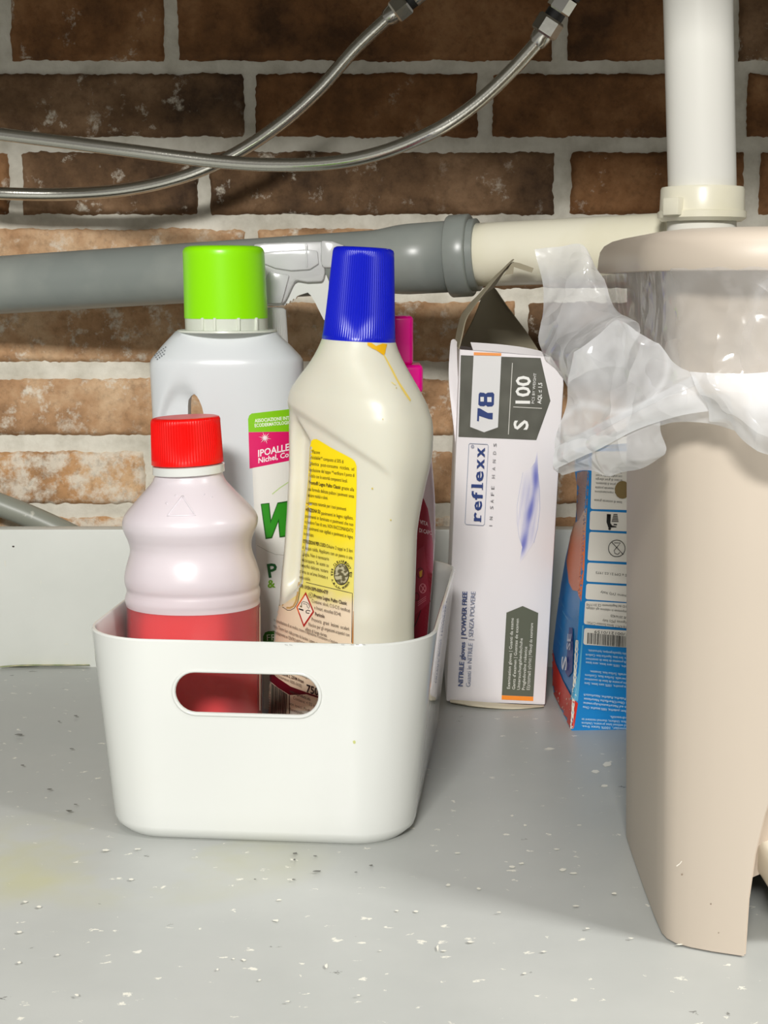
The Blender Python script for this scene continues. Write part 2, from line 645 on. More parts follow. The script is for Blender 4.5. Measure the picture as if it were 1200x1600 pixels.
M = {
    'paint': paint_mat('grey_floor_paint'),
    'kerb_paint': paint_mat('grey_kerb_paint', False),  # same grey paint, lightened to stand for stronger light on the kerb
    'mortar': mortar_mat(),
    'shaded_brown': brick_mat('shaded_brown_brick', (124, 86, 54), (80, 56, 37), (156, 116, 80), 0.15, (0, 0, 0)),  # darker clay: the shade on the upper wall is put into the colour
    'tan': brick_mat('tan_brick', (180, 142, 106), (130, 99, 71), (212, 182, 148), 0.45, (4, 1, 2)),
    'shaded_umber': brick_mat('shaded_umber_brick', (114, 88, 64), (72, 55, 42), (150, 120, 92), 0.2, (9, 5, 1)),  # greyer variant, likewise darkened to carry the upper wall's shade
    'limed': brick_mat('limed_brick', (190, 146, 102), (150, 116, 84), (216, 184, 146), 0.95, (2, 8, 5)),
    'white': plain('white_plastic', (219, 221, 217), 0.055, spec=0.5, bump=(40, 0.004, 0.0005)),
    'basket_in': plain('white_plastic_edge', (228, 229, 224), 0.35),
    'grey_pvc': plain('grey_pvc', (128, 134, 130), 0.32, vary=((146, 150, 144), 18, 0.45, 0.75)),
    'white_pvc': plain('white_pvc', (232, 231, 224), 0.25, vary=((220, 217, 204), 8, 0.5, 0.8)),
    'cream_pvc': plain('cream_pvc', (236, 232, 212), 0.3, vary=((224, 218, 190), 14, 0.5, 0.8)),
    'steel': steel_mat('braided_steel', (214, 212, 202), 0.20, True),
    'nickel': steel_mat('nickel_brass', (200, 198, 190), 0.2),
    'black_rubber': plain('black_rubber', (22, 22, 22), 0.5),
    'red_cap': plain('red_plastic', (236, 8, 4), 0.33, spec=0.35),
    'lime_cap': plain('lime_plastic', (148, 236, 0), 0.3, spec=0.4),
    'blue_cap': plain('blue_plastic', (6, 24, 196), 0.3, spec=0.5),
    'pink_cap': plain('magenta_plastic', (232, 0, 140), 0.22),
    'cream': plain('cream_plastic', (224, 222, 206), 0.34, sss=0.25, bump=(40, 0.04, 0.001)),
    'milky_red': milky('cloudy_bottle_plastic', (250, 243, 249), 0.09, 0.25, 0.3, 0.7),
    'milky_green': milky('cloudy_blue_white_plastic', (242, 247, 250), 0.06, 0.18, 0.3, 0.6),
    'milky_spray': milky('clear_cloudy_plastic', (250, 251, 252), 0.26, 0.35, 0.2, 0.8),
    'milky_neck': milky('neck_plastic', (248, 252, 240), 0.06, 0.25, 0.3, 0.5),
    'wet_red': milky('wetted_bottle_plastic', (250, 178, 184), 0.76, 0.3, 0.3, 0.7),
    'red_liquid': milky('red_liquid', (246, 24, 28), 0.0, 0.12, 0.2, 0.0),
    'crimson': plain('crimson_bottle', (150, 14, 44), 0.25),
    'rose': milky('rose_bottle_plastic', (244, 226, 232), 0.08, 0.4, 0.3, 0.6),
    'card': plain('white_card', (240, 236, 238), 0.42),
    'card_in': plain('raw_card', (150, 142, 120), 0.8),
    'card_edge': plain('card_edge', (205, 196, 172), 0.8),
    'blue_card': plain('blue_card', (10, 126, 196), 0.38),
    'bin': plain('beige_plastic', (190, 178, 163), 0.42, spec=0.4, bump=(260, 0.05, 0.0005)),
    'bin_dark': plain('beige_plastic_inner', (182, 168, 152), 0.5),
    'pedal': plain('ivory_plastic', (226, 220, 202), 0.4),
    'film': film_mat(),
    'hose_grey': plain('grey_hose', (140, 143, 132), 0.4, vary=((215, 212, 198), 60, 0.62, 0.70)),
    'drip': plain('yellow_drip', (236, 178, 20), 0.3),
    'slab': plain('cabinet_board', (120, 116, 108), 0.7),
}


# ------------------------------------------------------------ printing on surfaces
_glyphs = {}


def glyphs(text, bold):
    key = (text, bold)
    if key not in _glyphs:
        cu = bpy.data.curves.new('t', 'FONT')
        cu.body = text
        cu.size = 1.0
        cu.resolution_u = 2
        cu.offset = 0.022 if bold else 0.0
        cu.fill_mode = 'FRONT'
        o = bpy.data.objects.new('t', cu)
        C.objects.link(o)
        bpy.context.view_layer.update()
        dg = bpy.context.evaluated_depsgraph_get()
        me = bpy.data.meshes.new_from_object(o.evaluated_get(dg))
        vs = [(v.co.x, v.co.y) for v in me.vertices]
        fs = [tuple(p.vertices) for p in me.polygons]
        bpy.data.objects.remove(o)
        bpy.data.curves.remove(cu)
        bpy.data.meshes.remove(me)
        _glyphs[key] = (vs, fs)
    return _glyphs[key]


class Print:
    """flat print laid on a real surface: measured in photo pixels, cast onto the surface it belongs to"""

    def __init__(self, name, bvh, lift, parent):
        self.name, self.bvh, self.lift, self.parent = name, bvh, lift, parent
        self.v, self.f, self.c = [], [], []
        self.dz = 0.0
        self.cuts = []
        self.org = Vector((0, 0, CAMZ))

    def put(self, pts, faces, col):
        base = len(self.v)
        self.cuts.append((base, len(self.f)))
        ok = []
        for (u, v) in pts:
            d = (at(u, v, 1.0) - self.org).normalized()
            hit, nrm, idx, dist = self.bvh.ray_cast(self.org, d)
            if hit is None:
                ok.append(False)
                self.v.append(Vector((0, 0, 0)))
            else:
                ok.append(True)
                if nrm.dot(d) > 0:
                    nrm = -nrm
                self.v.append(hit + nrm * (self.lift + self.dz))
            c = col(u, v) if callable(col) else col
            self.c.append(lin(*c))
        for f in faces:
            if all(ok[i] for i in f):
                self.f.append(tuple(base + i for i in f))
        self.dz += 0.00003

    def poly(self, pts, col, step=9):
        step = min(step, 9)
        bm = bmesh.new()
        bm.faces.new([bm.verts.new((p[0], p[1], 0)) for p in pts])
        bmesh.ops.triangulate(bm, faces=bm.faces[:])
        for _ in range(7):
            es = [e for e in bm.edges if e.calc_length() > step]
            if not es:
                break
            bmesh.ops.subdivide_edges(bm, edges=es, cuts=1)
            bmesh.ops.triangulate(bm, faces=bm.faces[:])
        bm.verts.index_update()
        self.put([(v.co.x, v.co.y) for v in bm.verts], [tuple(v.index for v in f.verts) for f in bm.faces], col)
        bm.free()

    def line(self, pts, wpx, col, closed=False):
        q = list(pts) + ([pts[0]] if closed else [])
        P = []
        for a, b in zip(q, q[1:]):
            d = math.hypot(b[0] - a[0], b[1] - a[1])
            n = max(1, int(d / 8))
            for k in range(n):
                P.append((lerp(a[0], b[0], k / n), lerp(a[1], b[1], k / n)))
        P.append(q[-1])
        vs, fs = [], []
        for i, p in enumerate(P):
            a, b = P[max(0, i - 1)], P[min(len(P) - 1, i + 1)]
            dx, dy = b[0] - a[0], b[1] - a[1]
            l = math.hypot(dx, dy) or 1
            nx, ny = -dy / l * wpx / 2, dx / l * wpx / 2
            vs += [(p[0] + nx, p[1] + ny), (p[0] - nx, p[1] - ny)]
        for i in range(len(P) - 1):
            fs.append((2 * i, 2 * i + 1, 2 * i + 3, 2 * i + 2))
        self.put(vs, fs, col)

    def text(self, s, p0, p1, h, col, bold=False, up=None):
        vs, fs = glyphs(s, bold)
        if not vs:
            return
        x0 = min(v[0] for v in vs)
        x1 = max(v[0] for v in vs)
        dx, dy = (p1[0] - p0[0]) / (x1 - x0), (p1[1] - p0[1]) / (x1 - x0)
        l = math.hypot(dx, dy)
        if up is None:
            up = (dy / l, -dx / l)
        k = h / 0.729
        self.put([(p0[0] + dx * (x - x0) + up[0] * k * y, p0[1] + dy * (x - x0) + up[1] * k * y) for x, y in vs], fs, col)

    def build(self, label=None, under=None):
        """panels become one object each; lettering and fine marks stay one part"""
        par = under or self.parent
        inv = par.matrix_world.inverted()
        split = self.name in ('label', 'printed_panel', 'wave_motif', 'hazard_symbol')
        cuts = (self.cuts if split else self.cuts[:1]) + [(len(self.v), len(self.f))]
        first = None
        for (a, fa_), (b, fb_) in zip(cuts, cuts[1:]):
            if fb_ == fa_:
                continue
            used = sorted({i for f in self.f[fa_:fb_] for i in f})
            ix = {i: k for k, i in enumerate(used)}
            me = bpy.data.meshes.new(self.name)
            me.from_pydata([inv @ self.v[i] for i in used], [], [tuple(ix[i] for i in f) for f in self.f[fa_:fb_]])
            ca = me.color_attributes.new('ink', 'FLOAT_COLOR', 'POINT')
            for k, i in enumerate(used):
                ca.data[k].color = (*self.c[i], 1)
            me.materials.append(INK)
            o = bpy.data.objects.new(self.name, me)
            C.objects.link(o)
            o.parent = par
            if not split:
                o['kind'] = 'stuff'
            if label:
                o['label'] = label
                label = None
            first = first or o
        bpy.context.view_layer.update()
        return first


def rr(u0, v0, u1, v1, r, n=4):
    """rounded rectangle in photo pixels"""
    out = []
    for cx, cy, a0 in ((u1 - r, v0 + r, -90), (u1 - r, v1 - r, 0), (u0 + r, v1 - r, 90), (u0 + r, v0 + r, 180)):
        for k in range(n + 1):
            a = math.radians(a0 + 90 * k / n)
            out.append((cx + r * math.cos(a), cy + r * math.sin(a)))
    return out


# ------------------------------------------------------------ setting: floor, kerb, wall with bricks, cabinet top
bm = bmesh.new()
nx, ny = 30, 30
g = [[bm.verts.new((-0.9 + 1.8 * i / nx, -0.6 + 1.72 * j / ny, 0)) for i in range(nx + 1)] for j in range(ny + 1)]
for j in range(ny):
    for i in range(nx):
        bm.faces.new((g[j][i], g[j][i + 1], g[j + 1][i + 1], g[j + 1][i]))
low = bmesh.ops.extrude_face_region(bm, geom=bm.faces[:])
bmesh.ops.translate(bm, verts=[v for v in low['geom'] if isinstance(v, bmesh.types.BMVert)], vec=(0, 0, -0.03))
bmesh.ops.recalc_face_normals(bm, faces=bm.faces[:])
struct(obj('floor', bm, M['paint'], flat=True))

KY0, KY1, KZ = 1.103, 1.1185, 0.1025
struct(obj('baseboard_back', box_bm(-0.9, 0.9, KY0, KY1, -0.001, KZ, 0.0012, 2), M['kerb_paint'], smooth_angle=40))

WY = 1.172          # face of the mortar
bm = box_bm(-0.9, 0.9, WY, WY + 0.08, -0.03, 0.80)
wall = struct(obj('wall_back', bm, M['mortar'], flat=True))

ROWS = [  # v top, v bottom, [(u left, u right, material)]
    (-140, -18, [(-320, 120, 'shaded_brown'), (138, 560, 'shaded_umber'), (580, 1010, 'shaded_brown'), (1030, 1420, 'shaded_brown')]),
    (-12, 97, [(-360, -4, 'shaded_brown'), (17, 258, 'shaded_brown'), (278, 865, 'shaded_brown'), (884, 1137, 'shaded_brown'), (1150, 1480, 'shaded_umber')]),
    (113, 216, [(-230, 382, 'shaded_umber'), (399, 748, 'shaded_brown'), (768, 1146, 'shaded_brown'), (1164, 1500, 'shaded_brown')]),
    (236, 337, [(-330, 14, 'shaded_brown'), (35, 311, 'shaded_umber'), (328, 868, 'shaded_umber'), (889, 1165, 'shaded_brown'), (1183, 1500, 'shaded_brown')]),
    (356, 452, [(-60, 384, 'tan'), (402, 700, 'tan'), (718, 1010, 'shaded_umber'), (1030, 1400, 'shaded_brown')]),
    (470, 567, [(-130, 300, 'tan'), (318, 806, 'tan'), (822, 1180, 'shaded_umber'), (1196, 1500, 'shaded_brown')]),
    (590, 682, [(-110, 392, 'tan'), (410, 712, 'tan'), (730, 1080, 'tan'), (1096, 1400, 'shaded_brown')]),
    (704, 789, [(-120, 226, 'limed'), (241, 590, 'limed'), (606, 960, 'tan'), (976, 1330, 'tan')]),
    (806, 900, [(-300, 38, 'limed'), (54, 400, 'limed'), (416, 770, 'limed'), (786, 1140, 'tan'), (1156, 1500, 'tan')]),
]


def brick(u0, u1, v0, v1, mat):
    a, b = at(u0, v1, WY), at(u1, v0, WY)
    x0, x1, z0, z1 = a.x, b.x, a.z, b.z
    nx = max(10, int((x1 - x0) / 0.0022))
    nz = 20
    seed = Vector((u0 * 0.013, v0 * 0.017, 1.7))
    bm = bmesh.new()

    def edge(p, k):
        return 0.0009 * noise.noise(Vector((p * 420, k, 0)) + seed) + 0.0009 * noise.noise(Vector((p * 160, k, 0)) + seed) + 0.0013 * noise.noise(Vector((p * 45, k + 5, 0)) + seed)

    g = []
    for j in range(nz + 1):
        row = []
        for i in range(nx + 1):
            fx, fz = i / nx, j / nz
            xx, zz = lerp(x0, x1, fx), lerp(z0, z1, fz)
            # wavering outline, rounded corners
            x = lerp(x0 + edge(zz, 1), x1 + edge(zz, 2), fx)
            z = lerp(z0 + edge(xx, 3), z1 + edge(xx, 4), fz)
            dx, dz = min(fx, 1 - fx) * (x1 - x0), min(fz, 1 - fz) * (z1 - z0)
            d = min(dx, dz)
            y = WY - 0.0042 * smooth(-0.001, 0.004, d)
            y += 0.0009 * noise.noise(Vector((x * 60, z * 60, 0)) + seed) + 0.0006 * noise.noise(Vector((x * 190, z * 190, 3)) + seed)
            if d == 0:
                y = WY + 0.002
            row.append(bm.verts.new((x, y, z)))
        g.append(row)
    for j in range(nz):
        for i in range(nx):
            bm.faces.new((g[j][i], g[j][i + 1], g[j + 1][i + 1], g[j + 1][i]))
    obj('brick', bm, M[mat], wall)


for v0, v1, row in ROWS:
    for u0, u1, mat in row:
        brick(u0, u1, v0, v1, mat)

# underside of the cabinet top above the frame; its front edge shades the upper wall
sl = lambda x: 0.54 - 0.20 * x
struct(obj('ceiling', prism([Vector(p) for p in ((-0.9, sl(-0.9), 0.60), (0.9, sl(0.9), 0.60), (0.9, 1.25, 0.60), (-0.9, 1.25, 0.60))], Vector((0, 0, 0.03))), M['slab'], flat=True))

flb = bvh_of(bpy.data.objects['floor'])
kbb = bvh_of(bpy.data.objects['baseboard_back'])


def fleck(pr, u, v, w, h, col):
    n = random.randint(5, 8)
    pr.poly([(u + w * random.uniform(0.45, 1.1) * math.cos(2 * math.pi * k / n), v + h * random.uniform(0.4, 1.1) * math.sin(2 * math.pi * k / n)) for k in range(n)], col)


CHW, CHD = (226, 224, 212), (88, 88, 82)
pr = Print('paint_chips', flb, 0.0001, bpy.data.objects['floor'])
for u, v, w_, h_ in ((858, 1170, 9, 2.5), (930, 1206, 8, 4), (950, 1195, 10, 5), (945, 1228, 7, 3), (800, 1275, 4, 1.6), (820, 1290, 4, 2), (905, 1290, 4, 1.5), (715, 1334, 6, 2), (800, 1355, 7, 3), (815, 1350, 5, 2.5), (870, 1328, 6, 1.5), (880, 1360, 8, 3), (896, 1366, 7, 2),
        (700, 1384, 5, 2), (748, 1390, 4, 2), (436, 1408, 5, 2), (432, 1440, 6, 3), (365, 1500, 3, 1.5), (381, 1502, 4, 3), (620, 1425, 4, 1.6), (650, 1426, 5, 2), (693, 1488, 5, 1.6), (594, 1488, 4, 1), (684, 1484, 3, 6), (510, 1512, 3, 6), (406, 1534, 4, 2), (340, 1518, 3, 2), (820, 1524, 6, 2), (850, 1490, 5, 1.5), (735, 1475, 7, 2),
        (205, 1377, 7, 2), (62, 1420, 5, 2), (40, 1412, 4, 2), (90, 1496, 5, 2), (30, 1508, 4, 2.5), (30, 1460, 5, 2), (165, 1332, 8, 2), (215, 1330, 8, 1.5), (985, 1470, 6, 2), (1062, 1480, 7, 2), (918, 1455, 6, 2), (960, 1400, 5, 2), (900, 1420, 7, 2), (780, 1430, 5, 1.4), (560, 1560, 4, 1.6), (450, 1570, 5, 1.5), (120, 1560, 5, 2)):
    fleck(pr, u, v, w_, h_, CHW)
for u, v, w_, h_ in ((462, 1338, 6, 2), (460, 1348, 4, 2), (492, 1342, 5, 1), (496, 1366, 9, 2), (459, 1379, 5, 1.2), (556, 1368, 3, 1), (580, 1357, 4, 1.5), (118, 1122, 5, 1.2), (92, 1131, 4, 1), (30, 1152, 8, 1.5), (112, 1174, 4, 1), (35, 1200, 5, 1.4), (78, 1238, 5, 1.2), (118, 1262, 5, 1.2), (107, 1272, 6, 1.6), (398, 1380, 3, 1)):
    fleck(pr, u, v, w_, h_, CHD)
pr.line([(0, 1046), (25, 1044), (60, 1043), (95, 1043), (140, 1042.5)], 2.4, lambda u, v: (142, 152, 96) if noise.noise(Vector((u * 0.06, 0, 0))) > 0 else (188, 182, 140))
pr.build('flaked white and dark chips')
pr = Print('paint_chips', kbb, 0.0001, bpy.data.objects['baseboard_back'])
fleck(pr, 21, 854, 2.5, 2, (52, 40, 34))
for u, v, w_, h_ in ((8, 880, 2, 8), (52, 934, 2, 2), (64, 910, 1, 5), (104, 1006, 4, 1.5)):
    fleck(pr, u, v, w_, h_, (216, 216, 206))
pr.build()

# ------------------------------------------------------------ storage basket
BY = math.radians(-5.7)
bc = Vector((-0.0535, 0.8575, 0))
basket = thing('storage_basket', 'glossy white plastic storage basket with an oval hand hole, full of bottles', 'basket', bc)
BR = Matrix.Translation(bc) @ Matrix.Rotation(BY, 4, 'Z')


def rrect(hw, hd, r, n=10):
    out = []
    for sx, sy, a0 in ((1, 1, 0), (-1, 1, 90), (-1, -1, 180), (1, -1, 270)):
        for k in range(n + 1):
            a = math.radians(a0 + 90 * k / n)
            out.append((sx * (hw - r) + r * math.cos(a), sy * (hd - r) + r * math.sin(a)))
    return out


def basket_mesh():
    H = 0.105
    secs = []
    hwb, hwt, hdb, hdt = 0.0782, 0.0895, 0.1172, 0.1212
    for z, ins in ((0.0, 0.0050), (0.0008, 0.0040), (0.0045, 0.0004), (0.007, 0.0)):
        t = z / H
        secs.append((z, lerp(hwb, hwt, t) - ins, lerp(hdb, hdt, t) - ins, 0.030 + 0.008 * t - ins))
    for k in range(1, 11):
        t = lerp(0.007 / H, 1.0, k / 10)
        secs.append((H * t - (0.0008 if k == 10 else 0), lerp(hwb, hwt, t), lerp(hdb, hdt, t), 0.030 + 0.008 * t))
    secs.append((H, hwt - 0.0007, hdt - 0.0007, 0.0373))
    th = 0.0024
    secs.append((H, hwt - th + 0.0007, hdt - th + 0.0007, 0.0363))
    for k in range(11):
        t = lerp(1.0, 0.04, k / 10)
        secs.append((H * t - (0.0008 if k == 0 else 0), lerp(hwb, hwt, t) - th, lerp(hdb, hdt, t) - th, 0.030 + 0.008 * t - th))
    secs.append((0.0026, hwb - th - 0.004, hdb - th - 0.004, 0.024))
    bm = bmesh.new()
    rings = [[bm.verts.new((x, y, z)) for x, y in rrect(hw, hd, r)] for z, hw, hd, r in secs]
    n = len(rings[0])
    for a, b in zip(rings, rings[1:]):
        for i in range(n):
            j = (i + 1) % n
            bm.faces.new((a[i], a[j], b[j], b[i]))
    bm.faces.new(list(reversed(rings[0])))
    bm.faces.new(rings[-1])
    bmesh.ops.recalc_face_normals(bm, faces=bm.faces[:])
    return bm


def stadium(cx, cz, hw, hh, n=12):
    out = []
    for s, a0 in ((1, -90), (-1, 90)):
        for k in range(n + 1):
            a = math.radians(a0 + 180 * k / n)
            out.append((cx + s * (hw - hh) + hh * math.cos(a), cz + hh * math.sin(a)))
    return out


bm = basket_mesh()
bm.transform(BR)
body = obj('body', bm, M['white'], basket)
SLX, SLZ, SLW, SLH = -0.0025, 0.0785, 0.0368, 0.0112
cb = prism([Vector((x, -0.16, z)) for x, z in stadium(SLX, SLZ, SLW, SLH)], Vector((0, 0.08, 0)))
cb.transform(BR)
cut(body, cb)
for p in body.data.polygons:
    p.use_smooth = True
body.data.set_sharp_from_angle(angle=math.radians(38)) if hasattr(body.data, 'set_sharp_from_angle') else None


def wall_y(z):
    return -lerp(0.1172, 0.1212, z / 0.105)


path = [Vector((x, wall_y(z) + 0.0008, z)) for x, z in stadium(SLX, SLZ, SLW, SLH, 14)]
bm = bmesh.new()
nP = len(path)
rings = []
for i, p in enumerate(path):
    t = (path[(i + 1) % nP] - path[i - 1]).normalized()
    side = Vector((0, 1, 0)).cross(t).normalized()
    rings.append([bm.verts.new(p + side * (0.0011 * math.cos(a)) + Vector((0, 1, 0)) * (0.0016 * math.sin(a))) for a in [2 * math.pi * k / 10 for k in range(10)]])
for i in range(nP):
    a, b = rings[i], rings[(i + 1) % nP]
    for k in range(10):
        bm.faces.new((a[k], a[(k + 1) % 10], b[(k + 1) % 10], b[k]))
bmesh.ops.recalc_face_normals(bm, faces=bm.faces[:])
bm.transform(BR)
obj('hand_hole_rim', bm, M['white'], basket)


pr = Print('stain', bvh_of(body), 0.0002, basket)
pr.poly([(551, 1158), (554, 1156.5), (556, 1159), (555, 1162), (552, 1161.5)], (200, 204, 130))
for u in (445, 452, 533, 548, 556, 566):
    pr.line([(u, 1007.2), (u + 5, 1008)], 0.8, (170, 170, 166))
pr.build('small yellow speck and rim scratches')


# ------------------------------------------------------------ bottles
def rows_to_sections(rows, Y, depth, e, yaw=0.0, sub=6):
    """silhouette rows (v, u left, u right) at depth Y -> loft sections, smoothly resampled"""
    pts = []
    for v, a, b in sorted(rows, key=lambda r: -r[0]):
        pa, pb = at(a, v, Y), at(b, v, Y)
        pts.append(Vector((pa.z, (pa.x + pb.x) / 2, (pb.x - pa.x) / 2)))
    pts = catmull(pts, sub)
    out = []
    zl = -1
    for p in pts:
        if p.x <= zl + 1e-5:
            continue
        zl = p.x
        out.append((p.x, p.y, Y, p.z, p.z * depth, e, yaw))
    return out


def close_bottom(secs, r=0.004):
    z, cx, cy, rx, ry, e, yaw = secs[0]
    return [(z, cx, cy, rx - r, ry - r, e, yaw), (z + r * 0.3, cx, cy, rx - r * 0.3, ry - r * 0.3, e, yaw)] + [(max(s[0], z + r),) + s[1:] if i == 0 else s for i, s in enumerate(secs) if i == 0 or s[0] > z + r + 1e-4]


def px(z, Y):
    """photo row of height z at depth Y"""
    el = math.atan2(z - CAMZ, Y)
    return 800.0 - F_PX * math.tan(el + PITCH)


# --- red liquid bottle
RY = 0.826
red = thing('spirit_bottle', 'small cloudy bottle half full of red liquid with ribbed red cap', 'bottle', (at(303, 1000, RY).x, RY, 0.0035))
vb = px(0.0035, RY)
rows = [(vb, 240, 409), (1180, 230, 409), (1100, 216, 409), (1040, 205, 408.2), (1000, 199.7, 407.3), (955, 199.3, 406.3), (943, 198.8, 406), (936, 197, 405), (930, 196.8, 406), (922, 199, 406), (916, 199, 404), (908, 196.5, 405.5),
        (897, 195.8, 405.3), (882, 198.5, 401), (866, 203, 395), (854, 204.2, 392.5), (842, 201, 393.5), (832, 196.5, 397), (822, 193, 401), (814, 192.5, 402.5), (806, 194.5, 401.5), (797, 200, 396), (784, 211, 384), (768, 225, 368), (754, 237, 355), (746, 241, 350), (740, 243, 348), (728, 243, 347)]
secs = close_bottom(rows_to_sections(rows, RY, 0.93, 2.15))
secs_all = secs
bm = loft(secs, 64)
zl = at(300, 941, RY).z
for f in bm.faces:
    if f.calc_center_median().z < zl:
        f.material_index = 1
rb = obj('bottle_body', bm, [M['milky_red'], M['wet_red']], red)
# the liquid inside, wetting the plastic below its level
ls = []
for s in secs:
    if s[0] < zl:
        ls.append((s[0] + 0.001, s[1], s[2], s[3] - 0.0009, s[4] - 0.0009, s[5]))
top = ls[-1]
ls.append((zl, top[1], top[2], top[3], top[4], top[5]))
obj('liquid', loft(ls, 64), M['red_liquid'], red, smooth_angle=50)
# ring and cap, leaning with the bottle
TL = 0.040


def cap_secs(rows, Y, e=2.0):
    out = []
    for r in rows:
        v, a, b = r[:3]
        pa, pb = at(a, v, Y), at(b, v, Y)
        hw = (pb.x - pa.x) / 2
        ins = r[3] if len(r) > 3 else 0
        out.append((pa.z, (pa.x + pb.x) / 2, Y, hw - ins, hw - ins, e, 0.0, r[4] if len(r) > 4 else 1.0))
    return out


obj('tamper_ring', loft(cap_secs([(739, 239, 350.5, 0.001), (738, 238.3, 351), (726, 238.3, 350.5), (724.5, 238.5, 350, 0.002)], RY), 64, tilt=TL), M['white'], red, smooth_angle=40)
caprows = [(724, 237.2, 349, 0.0006, 0), (723, 237, 349.2, 0, 0), (717, 237, 348.6, 0, 0.2), (715, 236.9, 348.4, 0.0, 1), (690, 236.4, 346.5), (662, 235.8, 344.2), (656, 235.7, 343.9), (652.5, 236, 343.5, 0.0005, 0.6), (651, 236.5, 343, 0.0018, 0.0), (651.2, 237, 342.5, 0.0035, 0)]
obj('cap', loft(cap_secs(caprows, RY), 312, tilt=TL, ribs=78, rib_depth=0.022), M['red_cap'], red, smooth_angle=50)
# moulded triangle mark
rbv = bvh_of(rb)


def relief(pts, r, bvh, closed=False, seg=8):
    org = Vector((0, 0, CAMZ))
    P = []
    q = list(pts) + ([pts[0]] if closed else [])
    for a, b in zip(q, q[1:]):
        for k in range(seg):
            P.append((lerp(a[0], b[0], k / seg), lerp(a[1], b[1], k / seg)))
    P.append(q[-1])
    out = []
    for u, v in P:
        hit = bvh.ray_cast(org, (at(u, v, 1) - org).normalized())[0]
        if hit:
            out.append(hit)
    return tube(out, r, 8)


bm = relief([(285.5, 775), (262, 806), (305, 805)], 0.00055, rbv, True)
for u, v in ((274, 774), (260, 786), (318, 772), (330, 776)):
    obj('moulded_dot', relief([(u, v), (u + 1.6, v + 1.0)], 0.0006, rbv, seg=2), M['milky_red'], red)
obj('moulded_triangle', bm, M['milky_red'], red)
lab = Print('label', rbv, 0.0003, red)
lab.poly([(404.2, 949), (405.8, 948), (406.4, 1110), (404.4, 1110)], (232, 226, 214))
LB = lab.build('edge of a pale wrap label')

# --- tall cloudy bottle with the lime cap
GY = 0.918
grn = thing('detergent_bottle', 'tall cloudy white bottle with a smooth lime green cap and a carry handle', 'bottle', (at(392, 1000, GY).x, GY, 0.0035))
vb = px(0.0035, GY)
rows = [(vb, 306, 492), (1100, 292, 488), (1000, 276, 486), (900, 262, 482), (800, 250, 478), (700, 242, 476), (640, 239, 475), (590, 236.3, 474.5), (572, 235.3, 474), (566, 235.7, 473.6), (561, 237.2, 472.5), (556, 241, 469), (540, 254, 454), (527, 266, 440), (517, 275.5, 431)]
secs = close_bottom(rows_to_sections(rows, GY, 0.66, 2.5, 0.0, 1))
dense = []
for p, q in zip(secs, secs[1:]):
    m_ = max(1, int((q[0] - p[0]) / 0.0035))
    dense += [tuple(lerp(i, j, k / m_) for i, j in zip(p, q)) for k in range(m_)]
dense.append(secs[-1])


def dimple(p):
    # shallow hollow round the hand hole
    if p.y > GY - 0.004:
        return p
    u = 600 + F_PX * p.x / (p.y * math.cos(PITCH) - (p.z - CAMZ) * math.sin(PITCH))
    d_ = math.hypot((u - 282) / 44.0, (px(p.z, p.y) - 722) / 132.0)
    return p + Vector((0, 0.0065 * smooth(1.0, 0.72, d_), 0))


gb = obj('bottle_body', loft(dense, 160, fn=dimple), M['milky_green'], grn, smooth_angle=60)
hole = [(288, 640), (289, 630), (294, 623), (299, 620), (304, 624), (309, 633), (312.5, 643), (315, 655), (318, 690), (322, 740), (326, 800), (322, 830), (310, 838), (298, 830), (292, 800), (289, 740), (288, 690)]
cb = prism([at(u, v, GY - 0.07) for u, v in hole], Vector((-0.012, 0.14, -0.005)))
cut(gb, cb)
for p in gb.data.polygons:
    p.use_smooth = True
gb.data.set_sharp_from_angle(angle=math.radians(50)) if hasattr(gb.data, 'set_sharp_from_angle') else None
obj('neck_flange', loft(cap_secs([(519, 277, 433, 0.001), (518, 277, 433), (515.5, 277.5, 432.5), (514.8, 278, 432, 0.001)], GY), 64), M['milky_neck'], grn, smooth_angle=40)
bm = loft(cap_secs([(516, 290, 418.5), (495, 289, 418)], GY), 64)
z0, z1 = at(350, 515, GY).z, at(350, 498, GY).z
cxn = at(354, 505, GY).x
rn = at(418.5, 505, GY).x - cxn
for a in (-100, -68, -40, -118):
    c, s = math.cos(math.radians(a)), math.sin(math.radians(a))
    p = Vector((cxn + c * (rn + 0.0003), GY + s * (rn + 0.0003), 0))
    b = box_bm(-0.0008, 0.0008, -0.0009, 0.0009, z0, z1 + 0.001, 0.0003, 1)
    b.transform(Matrix.Translation(p) @ Matrix.Rotation(math.radians(a + 90), 4, 'Z'))
    obj('neck_rib', b, M['milky_neck'], grn, smooth_angle=40)
obj('neck', bm, M['milky_neck'], grn, smooth_angle=40)
caprows = [(497.5, 288.5, 418.2, 0.0012), (497, 288.3, 418.5, 0.0), (480, 288, 417.7), (440, 287, 415.4), (400, 286, 413.3), (393, 285.8, 412.9), (388.5, 286, 412.5, 0.0006), (386, 286.2, 412.3, 0.0018), (384.5, 286.5, 412, 0.004), (384.3, 287, 411.5, 0.008)]
obj('cap', loft(cap_secs(caprows, GY), 96), M['lime_cap'], grn, smooth_angle=50)
gbv = bvh_of(gb)
G1, MG, OW = (134, 204, 8), (226, 14, 104), (238, 237, 230)
lab = Print('label', gbv, 0.0003, grn)
lab.poly([(394, 728), (392, 700), (388.5, 668), (387.8, 655), (389.5, 649), (393, 646), (470, 637), (474, 700), (478, 760), (482, 1108), (413, 1108), (409, 1000), (402, 900), (397, 800)], OW)
lab.poly([(388.3, 675), (387.5, 655), (389.5, 649), (393, 646), (470, 637), (473, 674)], G1)
lab.poly([(388.3, 675.2), (473, 674), (474, 715), (448, 720.5), (390, 732)], MG)
